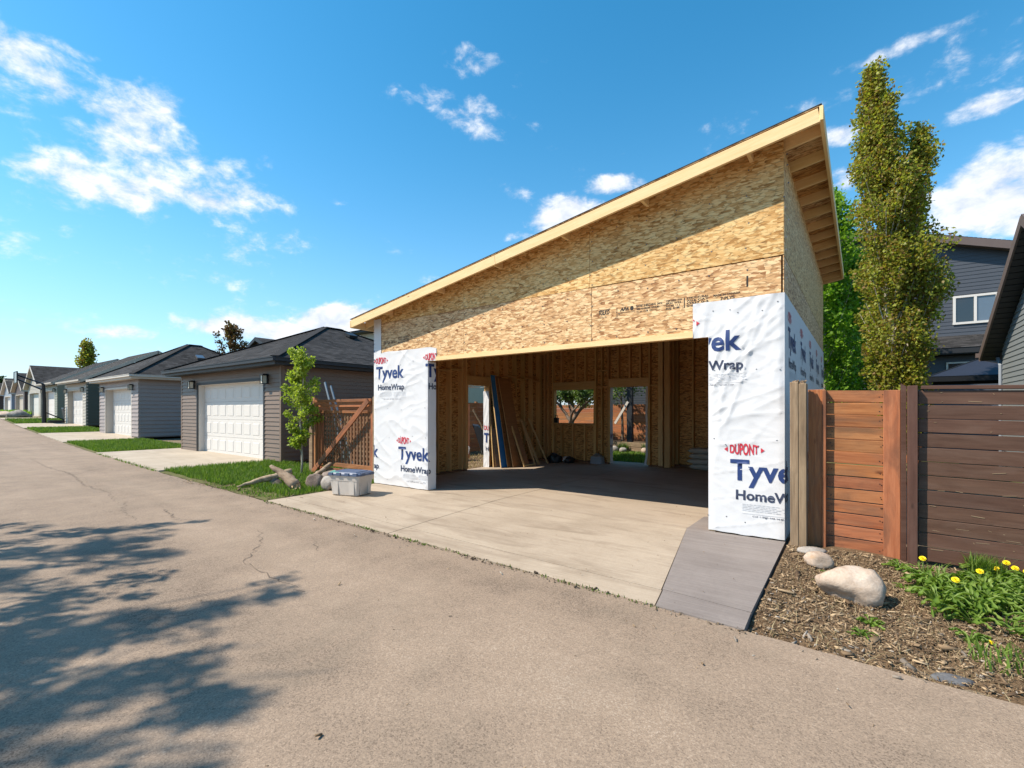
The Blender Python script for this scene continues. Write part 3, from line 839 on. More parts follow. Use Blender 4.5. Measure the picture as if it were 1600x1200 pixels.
# roof: rafters, overhangs, sheathing, fascia
X0, X1, Y0, Y1 = -0.345, 7.684, -0.315, 7.02
sl = math.atan(0.1614); cs, sn = math.cos(sl), math.sin(sl)
y = 0.06
while y < 7.0:
    board('rafter', (X0, y, wt(X0) + .0625), (X1, y, wt(X1) + .0625), 0.122, 0.038, (0, 1, 0), FASCIA, gar)
    y += 0.61
board('barge_rafter', (X0, -0.256, wt(X0) + .0600), (X1, -0.256, wt(X1) + .0600), 0.122, 0.036, (0, 1, 0), FASCIA, gar)
for x in (0.58, 2.0, 3.31, 4.55, 5.75, 7.0):
    board('lookout', (x, -0.237, wt(x) + .040), (x, -0.006, wt(x) + .040), 0.089, 0.038, (1, 0, 0), FASCIA, gar)
fz = lambda x: 3.306 + 0.1614 * x
board('fascia_board', (X0, -0.296, fz(X0)), (3.40, -0.296, fz(3.40)), 0.148, 0.038, (0, 1, 0), FASCIA, gar, 0.003)
board('fascia_board', (3.402, -0.296, fz(3.402)), (X1, -0.296, fz(X1)), 0.148, 0.038, (0, 1, 0), FASCIA, gar, 0.003)
board('fascia_board', (X1 + .019, Y0 - .002, fz(X1 + .019) + .012), (X1 + .019, Y1, fz(X1 + .019) + .012), 0.150, 0.036, (1, 0, 0), FASCIA, gar, 0.003)
board('fascia_board', (X0 - .019, Y0 - .002, fz(X0 - .019)), (X0 - .019, Y1, fz(X0 - .019)), 0.150, 0.036, (1, 0, 0), FASCIA, gar, 0.003)
board('fascia_board', (X0, Y1 - .02, fz(X0)), (X1, Y1 - .02, fz(X1)), 0.148, 0.036, (0, 1, 0), FASCIA, gar, 0.003)
zs = lambda x: wt(x) + 0.1255
def roofM(x, y, up):
    return frame((x - sn * up, y, zs(x) + cs * up), (cs, 0, sn), (0, 1, 0), (-sn, 0, cs))
yy = Y0; row = 0
while yy < Y1 - 0.05:
    wy = min(1.217, Y1 - yy)
    xs_ = [X0] + [v for v in ((2.44, 4.88) if row % 2 else (1.22, 3.66, 6.10))] + [X1]
    for a, b in zip(xs_[:-1], xs_[1:]):
        w_ = (b - a) / cs - 0.003
        panel('roof_panel', [(0, 0), (w_, 0), (w_, wy), (0, wy)], T, roofM(a, yy, T), OSB_DARK if row % 2 else OSB_PINK, gar)
    yy += 1.22; row += 1
w_ = (X1 - X0 + 0.05) / cs
panel('roof_membrane', [(0, 0), (w_, 0), (w_, Y1 - Y0 + .03), (0, Y1 - Y0 + .03)], 0.006, roofM(X0 - .025, Y0 - .006, T + 0.0075), MEMBRANE, gar)
# side plywood closing the left gap between wall plate and rafters
# ------------------------------------------------------------------ printed lettering
_CAP = {}
def text_bm(body, bold=0.0, shear=0.0):
    cu = bpy.data.curves.new('lettering', 'FONT')
    cu.body = body; cu.size = 1.0; cu.offset = bold; cu.shear = shear
    cu.resolution_u = 3
    ob = bpy.data.objects.new('lettering', cu)
    COL.objects.link(ob)
    bpy.context.view_layer.update()
    me = bpy.data.meshes.new_from_object(ob.evaluated_get(bpy.context.evaluated_depsgraph_get()))
    bpy.data.objects.remove(ob); bpy.data.curves.remove(cu)
    bm = bmesh.new(); bm.from_mesh(me); bpy.data.meshes.remove(me)
    return bm
def capheight():
    if 'H' not in _CAP:
        b = text_bm('H'); _CAP['H'] = max(v.co.y for v in b.verts); b.free()
    return _CAP['H']
FLAT = lambda x, y: 0.0
def lay_text(body, M, x, y, cap, width, ink, parent, disp=FLAT, bold=0.0, lo=None, hi=None, oval=False, shear=0.0, name='printed_lettering', lift=0.0045, sub=0.04, mirror_wrap=None):
    bm = text_bm(body, bold, shear) if isinstance(body, str) else body
    xs_ = [v.co.x for v in bm.verts]; a, b = min(xs_), max(xs_)
    ch = capheight()
    for v in bm.verts:
        u = (v.co.x - a) / (b - a)
        t = v.co.y / ch
        if oval:
            k = 0.66 + 0.34 * (1 - (2 * u - 1) ** 2)
            t = 0.5 + (t - 0.5) * k
        v.co = (x + u * width, y + t * cap, 0)
    bm = clip_bm(bm, lo, hi)
    if bm is None: return None
    bmesh.ops.triangulate(bm, faces=bm.faces)
    for _ in range(2):
        es = [e for e in bm.edges if e.calc_length() > sub]
        if not es: break
        bmesh.ops.subdivide_edges(bm, edges=es, cuts=1)
    bmesh.ops.triangulate(bm, faces=bm.faces)
    for v in bm.verts:
        v.co.z = disp(v.co.x, v.co.y) + lift
    me = bpy.data.meshes.new(name)
    bm.to_mesh(me); bm.free()
    me.materials.append(ink)
    return mesh_obj(name, me, parent, M)
def clip_bm(bm, lo, hi):
    for lim, sgn in ((lo, -1), (hi, 1)):
        if lim is None: continue
        bmesh.ops.bisect_plane(bm, geom=list(bm.verts) + list(bm.edges) + list(bm.faces), plane_co=(lim, 0, 0), plane_no=(sgn, 0, 0), clear_outer=True)
    if len(bm.faces) == 0:
        bm.free(); return None
    return bm
def rects_bm(rects):
    bm = bmesh.new()
    for x0, y0, x1, y1 in rects:
        bm.faces.new([bm.verts.new((x0, y0, 0)), bm.verts.new((x1, y0, 0)), bm.verts.new((x1, y1, 0)), bm.verts.new((x0, y1, 0))])
    return bm
def lay_polys(polys, M, ink, parent, disp=FLAT, lo=None, hi=None, name='printed_mark', lift=0.0045, sub=0.05):
    bm = bmesh.new()
    for p in polys:
        bm.faces.new([bm.verts.new((x, y, 0)) for x, y in p])
    bm = clip_bm(bm, lo, hi)
    if bm is None: return None
    bmesh.ops.triangulate(bm, faces=bm.faces)
    for _ in range(4):
        es = [e for e in bm.edges if e.calc_length() > sub]
        if not es: break
        bmesh.ops.subdivide_edges(bm, edges=es, cuts=1)
    bmesh.ops.triangulate(bm, faces=bm.faces)
    for v in bm.verts: v.co.z = disp(v.co.x, v.co.y) + lift
    me = bpy.data.meshes.new(name); bm.to_mesh(me); bm.free(); me.materials.append(ink)
    return mesh_obj(name, me, parent, M)
def R4(x0, y0, x1, y1): return [(x0, y0), (x1, y0), (x1, y1), (x0, y1)]
def wrap_logo(x, zb, M, parent, disp=FLAT, lo=None, hi=None, lo_top=None, top=True, body=True, small=True):
    """one printed unit of the house wrap: red oval name, big word, second word, fine print"""
    kw = dict(M=M, parent=parent, disp=disp, hi=hi)
    lt = lo if lo_top is None else lo_top
    if top:
        lay_text('DUPONT', x=x - .005, y=zb + .298, cap=.128, width=.31, ink=INK_RED, bold=.034, lo=lt, oval=True, **kw)
        lay_polys([[(x - .068, zb + .357), (x - .028, zb + .327), (x - .028, zb + .387)], [(x + .368, zb + .357), (x + .328, zb + .387), (x + .328, zb + .327)]], M, INK_RED, parent, disp, lt, hi)
    if body:
        lay_text('Tyvek', x=x, y=zb, cap=.232, width=.845, ink=INK_BLUE, bold=.025, lo=lo, **kw)
        lay_text('HomeWrap', x=x + .062, y=zb - .232, cap=.108, width=.80, ink=INK_DARK, bold=.026, lo=lo, **kw)
        for px_, pz_ in ((x + .862, zb + .008), (x + .878, zb - .226)):
            ring = [(px_ + .012 * math.cos(t * .785), pz_ + .012 * math.sin(t * .785)) for t in range(8)]
            lay_polys([ring], M, INK_GREY, parent, disp, lo, hi)
    if small:
        rnd = random.Random(int(x * 1000) + int(zb * 77))
        rc = []
        for r_ in range(5):
            zz = zb - .285 - .0185 * r_
            xx = x + .13
            while xx < x + .88:
                w2 = rnd.uniform(.02, .07)
                rc.append(R4(xx, zz, min(xx + w2, x + .9), zz + .0055)); xx += w2 + .008
                if abs(xx - (x + .52)) < .04: xx += .05
        lay_polys(rc, M, INK_GREY, parent, disp, lo, hi, sub=.2)
        lay_polys([R4(x + .13, zb - .392, x + .90, zb - .388)], M, INK_GREY, parent, disp, lo, hi)
        lay_text('Call 1-800-448-9835   tyvek.com', x=x + .24, y=zb - .425, cap=.017, width=.52, ink=INK_DARK, lo=lo, sub=.2, **kw)

# mill stamp on the bare panels
def stamp(M, parent, x, z, s=1.0):
    lay_text('TOLKO', M, x, z, .056 * s, .21 * s, INK_BLACK, parent, bold=.045, shear=.25, lift=.0012)
    lay_polys([R4(x + .02, z + .062, x + .225, z + .071)], M, INK_BLACK, parent, lift=.0012)
    lay_text('OSB 1R', M, x + .03, z - .045, .022, .12, INK_BLACK, parent, lift=.0012)
    lay_polys([R4(x + .345, z - .055, x + .355, z + .075)], M, INK_BLACK, parent, lift=.0012)
    lay_text('APA', M, x + .40, z + .020, .044, .165, INK_BLACK, parent, bold=.045, shear=.3, lift=.0012)
    ring = [(x + .62 + .032 * math.cos(t * .5236), z + .042 + .032 * math.sin(t * .5236)) for t in range(12)]
    lay_polys([ring], M, INK_BLACK, parent, lift=.0012)
    lay_text('THE ENGINEERED WOOD', M, x + .40, z - .012, .015, .27, INK_BLACK, parent, lift=.0012)
    lay_text('RATED SHEATHING  24/16', M, x + .70, z + .045, .026, .44, INK_BLACK, parent, bold=.035, lift=.0012)
    lay_text('SIZED FOR SPACING  EXPOSURE 1', M, x + .70, z + .006, .022, .40, INK_BLACK, parent, bold=.035, lift=.0012)
    lay_text('MILL 482  PS 2-10  THICKNESS', M, x + .70, z - .028, .018, .36, INK_BLACK, parent, lift=.0012)
    for k in range(4):
        lay_text(('CSA O325 1R24', '2R24  W24', 'PANEL 11.1', 'REJ 6-2')[k], M, x + 1.20, z + .060 - .033 * k, .021, .26 - .02 * k, INK_BLACK, parent, bold=.035, lift=.0012)
    lay_polys([R4(x + 1.485, z - .045, x + 1.50, z + .085)], M, INK_BLACK, parent, lift=.0012)
    for k in range(4):
        lay_text(('STRUCTURAL', '7/16 CAT', 'O437 0-2', 'SHEATHING')[k], M, x + 1.53, z + .060 - .033 * k, .023, .33, INK_BLACK, parent, bold=.035, lift=.0012)
    lay_text('MADE IN CANADA', M, x + 1.93, z + .045, .024, .38, INK_BLACK, parent, bold=.03, lift=.0012)
    lay_text('7-PLYS', M, x + 2.03, z - .008, .036, .20, INK_BLACK, parent, bold=.035, lift=.0012)
# stamp is squeezed to the panel's real print length
stM = FR(4.926, 2.474) @ Matrix.Diagonal((0.80, 1.0, 1.0, 1.0))
stM2 = FR(0.16, 2.474, 0) @ Matrix.Diagonal((0.62, 1.0, 1.0, 1.0))
stamp(stM, pstamp, 0.13, 0.36)
lay_polys([R4(2.52, .47, 2.545, .60)], stM, INK_BLACK, pstamp, lift=.0012)
pl0 = [o for o in gar.children if o.name.startswith('osb_panel')][3]
lay_text('OSB 7/16  24/16', stM2, 0.22, 0.345, .05, .55, INK_BLACK, pl0, bold=.02, lift=.0012)
for k in range(3):
    lay_text('RATED SHEATHING', stM2, 0.95, 0.42 - .045 * k, .03, .50, INK_BLACK, pl0, bold=.015, lift=.0012)

# ------------------------------------------------------------------ house wrap
def crease(u, v, ang, fu, fv, s):
    c, s_ = math.cos(ang), math.sin(ang)
    a, b = u * c + v * s_, -u * s_ + v * c
    n = noise.noise((a * fu, b * fv, s))
    r = max(0.0, 1.0 - abs(n) * 3.2)
    return r * r
def sst(x, a, b):
    t = min(max((x - a) / (b - a), 0), 1); return t * t * (3 - 2 * t)
def disp_R(u, v):
    k = sst(v, 0.9, 2.3)
    e = sst(u, 6.516, 6.60) * sst(7.336 - u, 0.0, 0.05) if v < 2.39 else sst(7.336 - u, 0.0, 0.05)
    d_ = 0.004 + e * (0.011 * k * crease(u, v, 0.62, 0.9, 3.6, 3.1) * sst(nz(u * 1.2, v * 1.2, 31), -.35, .2) + 0.008 * k * crease(u, v, 0.95, 1.1, 5.0, 9.7) * sst(nz(u * 1.6, v * 1.1, 41), -.1, .35) + 0.010 * crease(u, v, 1.25, 0.8, 5.5, 5.2) * sst(v, .6, 1.5)
              + 0.0035 * crease(u, v, -0.3, 2.0, 7.0, 1.4) + 0.0012 * (1 + noise.noise((u * 9, v * 9, 4))) + 0.003 * (1 + noise.noise((u * 2.5, v * 2.0, 8))))
    s1 = crease(u, v, 0.80, 0.7, 2.6, 61.0); s2 = crease(u, v, 0.35, 0.9, 3.1, 73.0)
    d_ += e * (0.010 * s1 ** 6 * sst(v, .7, 1.6) + 0.008 * s2 ** 6)
    return d_
def disp_L(u, v):
    e = sst(u, -0.006, 0.05) * (sst(1.582 - u, 0.0, 0.05) if v < 2.39 else 1.0)
    s1 = crease(u, v, -0.7, 0.7, 2.4, 81.0); s2 = crease(u, v, 0.5, 0.9, 2.8, 93.0)
    return 0.004 + e * (0.006 * s1 ** 5 * sst(nz(u * 1.4, v * 1.1, 51), -.2, .3) + 0.006 * s2 ** 5 * sst(nz(u * 1.2, v * 1.5, 57), -.2, .3) + 0.013 * crease(u, v, -0.55, 1.0, 3.2, 2.2) * (0.4 + 0.6 * sst(1.9 - v, 0, .8)) + 0.008 * crease(u, v, 0.5, 0.9, 3.4, 7.7) * sst(nz(u * 1.1, v * 1.1, 3), -.1, .3) + 0.008 * crease(u, v, 1.3, 0.8, 4.0, 4.4) * sst(nz(u * 1.3, v * .9, 8), -.1, .3)
              + 0.008 * crease(u, v, 0.15, 1.4, 5.0, 6.1) * sst(v, 1.0, 1.6) * sst(nz(u * 1.5, v * 1.5, 13), -.2, .2) + 0.0018 * (1 + noise.noise((u * 8, v * 8, 14))) + 0.004 * (1 + noise.noise((u * 2.2, v * 1.8, 18))))
def disp_S(u, v):
    return 0.003 + 0.004 * crease(u, v, 1.2, 0.7, 3.0, 2.8) + 0.003 * (1 + noise.noise((u * 3, v * 3, 3)))
def sheet(name, M, u0, u1, v0, v1, step, disp, keep=None, edge=None, parent=None):
    nu = max(2, int((u1 - u0) / step)); nv = max(2, int((v1 - v0) / step))
    V = []; F = []
    for i in range(nu + 1):
        u = u0 + (u1 - u0) * i / nu
        for j in range(nv + 1):
            v = v0 + (v1 - v0) * j / nv
            uu, vv = edge(u, v) if edge else (u, v)
            V.append(M @ Vector((uu, vv, disp(uu, vv))))
    for i in range(nu):
        for j in range(nv):
            uc, vc = u0 + (u1 - u0) * (i + .5) / nu, v0 + (v1 - v0) * (j + .5) / nv
            if keep is None or keep(uc, vc):
                a = i * (nv + 1) + j
                F.append((a, a + nv + 1, a + nv + 2, a + 1))
    F = np.array(F)
    used = np.unique(F)
    remap = -np.ones(len(V), dtype=int); remap[used] = np.arange(len(used))
    return np_mesh(name, np.array([V[i] for i in used]), remap[F], WRAP, parent or gar, origin=M.translation, smooth=True)
FM = FR(0, 0)
def edge_R(u, v):
    if v < 0.06: v = v + 0.012 * noise.noise((u * 6, 0, 1)) + 0.012
    if v > 2.78: v = v + 0.004 * noise.noise((u * 9, 0, 2))
    if u < 6.36 and v > 2.395: u += 0.006 * noise.noise((v * 9, 0, 5))
    return u, v
shR = sheet('house_wrap', FM, 6.332, 7.337, 0.004, 2.822, 0.0205, disp_R, lambda u, v: u > 6.514 or v > 2.392, edge_R)
SM = SR(0, 0, GW)
shS = sheet('house_wrap', SM, -0.004, GD, 0.0, 2.822, 0.06, disp_S)
def edge_L(u, v):
    top = 2.655 - 0.055 * (1 - sst(u, 0.0, 0.35)) + 0.010 * noise.noise((u * 3, 0, 4)) - 0.02 * sst(u, 1.6, 1.8)
    if v > 2.3: v = 2.3 + (v - 2.3) * (top - 2.3) / 0.35
    if v < 0.06: v = v + 0.010 * noise.noise((u * 5, 0, 1)) + 0.010
    return u, v
shL = sheet('house_wrap', FM, -0.006, 1.80, 0.004, 2.65, 0.0205, disp_L, lambda u, v: u < 1.582 or v > 2.40, edge_L)
shC = sheet('house_wrap', FR(0, 0, -0.003), 0.0, 0.228, 2.50, 3.34, 0.03, lambda u, v: 0.002 + 0.003 * (1 + noise.noise((u * 8, v * 5, 2))))
JM = SR(0, 0, 1.577)
shJ = sheet('house_wrap', JM, -0.012, 0.19, 0.012, 2.395, 0.02, lambda u, v: 0.003 + 0.006 * sst(u, 0, .05) * (1 + noise.noise((u * 9, v * 4, 7))))
LM = SL(0, 0, 0.0)
shW = sheet('house_wrap', LM, -2.72, 0.004, 0.0, wt(0), 0.12, lambda u, v: 0.004 + 0.003 * noise.noise((u * 2, v * 2, 1)))
sheet('house_wrap', LM, -GB, -3.52, 0.0, wt(0), 0.12, lambda u, v: 0.004 + 0.003 * noise.noise((u * 2, v * 2, 1)))
# wrap folded into the door openings
dj = sheet('house_wrap', frame((-0.02, DL1 - .004, 0), (1, 0, 0), (0, 0, 1), (0, -1, 0)), 0.0, 0.19, 0.0, 2.0, 0.02, lambda u, v: 0.003 + 0.01 * crease(u, v, 1.3, 1.5, 8, 2.0),
           None, lambda u, v: (u + 0.012 * noise.noise((0, v * 4, 9)), v))
lay_text('Ty', frame((-0.02, DL1 - .004, 0), (1, 0, 0), (0, 0, 1), (0, -1, 0)), 0.03, 0.66, .23, .28, INK_BLUE, dj, bold=.03, hi=.185, lift=.016)
lay_text('Ho', frame((-0.02, DL1 - .004, 0), (1, 0, 0), (0, 0, 1), (0, -1, 0)), 0.09, 0.43, .11, .18, INK_DARK, dj, bold=.016, hi=.185, lift=.016)
lay_text('DU', frame((-0.02, DL1 - .004, 0), (1, 0, 0), (0, 0, 1), (0, -1, 0)), 0.03, 0.98, .11, .15, INK_RED, dj, bold=.02, hi=.185, lift=.016)
sheet('house_wrap', frame((-0.02, DL0, DLH - .012), (0, 1, 0), (1, 0, 0), (0, 0, -1)), 0.0, DL1 - DL0, 0.0, 0.19, 0.03, lambda u, v: 0.01 + 0.05 * math.sin(u * 3.9) * 0.6 + 0.01 * noise.noise((u * 6, v * 5, 2)))
bj = sheet('house_wrap', SR(GB - .175, 0, BX0 + .002), 0.0, 0.19, 0.01, BZ, 0.03, lambda u, v: 0.004 + 0.008 * (1 + noise.noise((u * 4, v * 3, 3))))
lay_text('W', SR(GB - .175, 0, BX0 + .002), 0.0, 0.70, .14, .17, INK_BLUE, bj, bold=.02, lift=.022)
lay_text('me', SR(GB - .175, 0, BX0 + .002), 0.0, 0.46, .10, .17, INK_DARK, bj, bold=.012, lift=.022)
bj2 = sheet('house_wrap', frame((BX1 - .03, GB - .156, 0), (1, 0, 0), (0, 0, 1), (0, -1, 0)), 0.0, 0.055, 0.03, BZ, 0.018, lambda u, v: 0.006 + 0.01 * noise.noise((u * 9, v * 3, 6)), None,
            lambda u, v: (u + 0.012 * noise.noise((0, v * 2.5, 3)) - (0.04 * sst(.35 - v, 0, .3)), v))
# nail heads on the bare panels
mb = MB(); rnd = random.Random(15)
for i in range(19):
    x = 0.05 + 0.4058 * i
    z = 2.52
    while z < wt(x) + .05:
        if not (x > 6.33 and z < 2.83) and not (x < 1.8 and z < 2.66):
            xx, zz = x + rnd.uniform(-.025, .025), z + rnd.uniform(-.03, .03)
            mb.box((xx, -.0035, zz), (.014, .004, .014))
        z += 0.155 if i % 6 == 0 else 0.30
mb.build('nail', STAPLE, gar, kind='stuff')
# printing
wrap_logo(6.768, 0.663, FM, shR, disp_R, 6.518, 7.335)
wrap_logo(6.048, 2.214, FM, shR, disp_R, 6.520, 7.335, lo_top=6.336)
wrap_logo(6.768 - 7.335, 0.663, SM, shS, disp_S, 0.0, None, top=False)
for k in range(5):
    wrap_logo(0.28 + 1.44 * k, 2.236, SM, shS, disp_S, None, GD, small=k < 2)
for k in range(5):
    wrap_logo(0.95 + 1.44 * k, 0.66, SM, shS, disp_S, None, GD, small=False)
wrap_logo(0.078, 2.131, FM, shL, disp_L, 0.0, 1.58)
wrap_logo(1.520, 2.115, FM, shL, disp_L, 0.0, 1.795, body=False, small=False)
for body, x_, z_, c_, w_, ik, bd in (('Tyvek', 1.52, 2.115, .232, .845, INK_BLUE, .03),):
    lay_text(body, FM, x_, z_, c_, w_, ik, shL, disp_L, bold=bd, hi=1.581)
    lay_text(body, JM, x_ - 1.582, z_, c_, w_, ik, shJ, lambda u, v: 0.003 + 0.006 * sst(u, 0, .05) * (1 + noise.noise((u * 9, v * 4, 7))), bold=bd, lo=0.0, hi=.188)
lay_text('HomeWrap', JM, 0.0, 1.885, .108, .80, INK_DARK, shJ, lambda u, v: 0.010, bold=.026, lo=0.0, hi=.188)
wrap_logo(0.773, 0.546, FM, shL, disp_L, 0.0, 1.581)
lay_text('Tyvek', JM, .773 - 1.582, 0.546, .232, .845, INK_BLUE, shJ, lambda u, v: 0.010, bold=.025, lo=0.0, hi=.188)
lay_text('HomeWrap', JM, .835 - 1.582, 0.314, .108, .80, INK_DARK, shJ, lambda u, v: 0.010, bold=.026, lo=0.0, hi=.188)
wrap_logo(-0.70, 0.546, FM, shL, disp_L, 0.002, 1.58, small=False)
wrap_logo(-0.80, 2.69, FR(0, 0, -0.003), shC, lambda u, v: 0.008, 0.002, .22, top=False, small=False)
# staples
mb = MB()
rnd = random.Random(5)
for (xs_, zs_, dd) in (((6.56, 6.72, 6.9, 7.1, 7.29), (2.68, 1.93, 1.10, 0.20), disp_R), ((0.06, 0.45, 0.8, 1.2, 1.52), (2.42, 1.55, 0.95, 0.12), disp_L)):
    for x in xs_:
        for z in zs_:
            xx, zz = x + rnd.uniform(-.05, .05), z + rnd.uniform(-.05, .05)
            mb.box((xx, -dd(xx, zz) - .003, zz), (.012, .004, .009))
mb.build('staple', STAPLE, gar, kind='stuff')
# ------------------------------------------------------------------ neighbouring garages
def siding(mb, o, ux, n, z0, z1, bounds, holes=(), course=0.125, proud=0.021):
    """lap siding: every course is a tilted strip with its own under-edge"""
    o, ux, n = Vector(o), Vector(ux), Vector(n)
    up = Vector((0, 0, 1))
    levels = [z0]
    while levels[-1] < z1 - 1e-4:
        levels.append(min(levels[-1] + course, z1))
    for za, zb in zip(levels[:-1], levels[1:]):
        a0, b0 = bounds(za); a1, b1 = bounds(zb)
        segs = [(a0, b0, a1, b1)]
        zm = (za + zb) / 2
        for ha, hb, hz0, hz1 in holes:
            if hz0 <= zm <= hz1:
                out = []
                for (p, q, r, s) in segs:
                    if hb <= p or ha >= q: out.append((p, q, r, s)); continue
                    if p < ha: out.append((p, ha, r, ha))
                    if q > hb: out.append((hb, q, hb, s))
                segs = out
        for (p, q, r, s) in segs:
            if q - p < .004 and s - r < .004: continue
            A = o + ux * p + up * za + n * proud; B = o + ux * q + up * za + n * proud
            C = o + ux * s + up * zb + n * .002; D = o + ux * r + up * zb + n * .002
            mb.quad([A, B, C, D])
            mb.quad([o + ux * p + up * za, o + ux * q + up * za, B, A])
def roof_face(mb, e0, e1, t1, t0, course=0.14, step=0.009):
    """shingle courses from the eave (e0,e1) up to the ridge (t0,t1); t0 may equal t1"""
    e0, e1, t0, t1 = map(Vector, (e0, e1, t0, t1))
    nrm = (e1 - e0).cross(((t0 + t1) / 2) - e0).normalized()
    if nrm.z < 0: nrm = -nrm
    ln = (((t0 + t1) / 2) - ((e0 + e1) / 2)).length
    ux = (e1 - e0).normalized()
    nrow = max(1, int(ln / course))
    for i in range(nrow):
        f0, f1 = i / nrow, (i + 1) / nrow
        A = e0.lerp(t0, f0); B = e1.lerp(t1, f0); C = e1.lerp(t1, f1); D = e0.lerp(t0, f1)
        uvq = [((P - e0).dot(ux), (i + k) * 0.14 + .001) for P, k in ((A, 0), (B, 0), (C, 1), (D, 1))]
        up = nrm * step
        mb.quad([A + up, B + up, C, D], uvq)
        mb.quad([A, B, B + up, A + up], [uvq[0], uvq[1], uvq[1], uvq[0]])
def garage_door(parent, x0, x1, y, z0, z1, rows, cols, m, panels=True):
    mb = MB()
    rh = (z1 - z0) / rows
    for r in range(rows):
        mb.box(((x0 + x1) / 2, y + .025, z0 + rh * (r + .5)), (x1 - x0, .04, rh - .008))
    mb.box(((x0 + x1) / 2, y + .06, (z0 + z1) / 2), (x1 - x0, .02, z1 - z0))
    dr = mb.build('garage_door', m, parent, origin=((x0 + x1) / 2, y, z0))
    if panels:
        cw = (x1 - x0 - .06) / cols
        pm = raised_panel(cw - .075, rh - .13, m)
        for r in range(rows):
            for c in range(cols):
                mesh_obj('door_panel', pm, dr, Matrix.Translation((x0 + .03 + cw * (c + .5), y + .005, z0 + rh * (r + .5))))
    return dr
_RP = {}
def raised_panel(w, hh, m):
    k = (round(w, 3), round(hh, 3), m.name)
    if k in _RP: return _RP[k]
    v = []; f = []
    # groove ring then a raised field
    rings = [(0, 0.0), (.012, .022), (.034, .022), (.062, -.008)]
    for ins, dep in rings:
        a, b = w / 2 - ins, hh / 2 - ins
        v += [(-a, dep - .002, -b), (a, dep - .002, -b), (a, dep - .002, b), (-a, dep - .002, b)]
    for i in range(3):
        for j in range(4):
            f.append((4 * i + j, 4 * i + (j + 1) % 4, 4 * i + 4 + (j + 1) % 4, 4 * i + 4 + j))
    f.append((12, 13, 14, 15))
    # outer frame lip so the groove reads against the door skin
    v2 = [(-w / 2 - .012, .006, -hh / 2 - .012), (w / 2 + .012, .006, -hh / 2 - .012), (w / 2 + .012, .006, hh / 2 + .012), (-w / 2 - .012, .006, hh / 2 + .012)]
    k0 = len(v); v += v2
    for j in range(4):
        f.append((k0 + j, k0 + (j + 1) % 4, (j + 1) % 4, j))
    me = bpy.data.meshes.new('door_panel'); me.from_pydata(v, [], f); me.materials.append(m)
    _RP[k] = me
    return me
def wall_lamp(parent, x, y, z, s=1.0):
    mb = MB()
    mb.box((x, y - .012, z + .02 * s), (.11 * s, .024, .30 * s))
    mb.box((x, y - .075, z + .15 * s), (.035 * s, .13, .03 * s))
    mb.box((x, y - .12, z + .12 * s), (.17 * s, .17 * s, .025))
    mb.box((x, y - .12, z - .125 * s), (.15 * s, .15 * s, .018))
    for sx in (-1, 1):
        for sy in (-1, 1):
            mb.box((x + sx * .066 * s, y - .12 + sy * .066 * s, z), (.014, .014, .24 * s))
    lp = mb.build('wall_lamp', BLACKM, parent, origin=(x, y, z))
    mb = MB(); mb.box((x, y - .12, z - .005), (.115 * s, .115 * s, .225 * s))
    mb.build('lamp_glass', LAMPGLASS, lp, origin=(x, y, z))
def roof_vent(parent, c, M3, m=BLACKP):
    mb = MB()
    mb.box(Vector(c) + M3 @ Vector((0, 0, .09)), (.36, .36, .10), M3)
    mb.box(Vector(c) + M3 @ Vector((0, 0, .02)), (.24, .24, .12), M3)
    mb.build('roof_vent', m, parent)
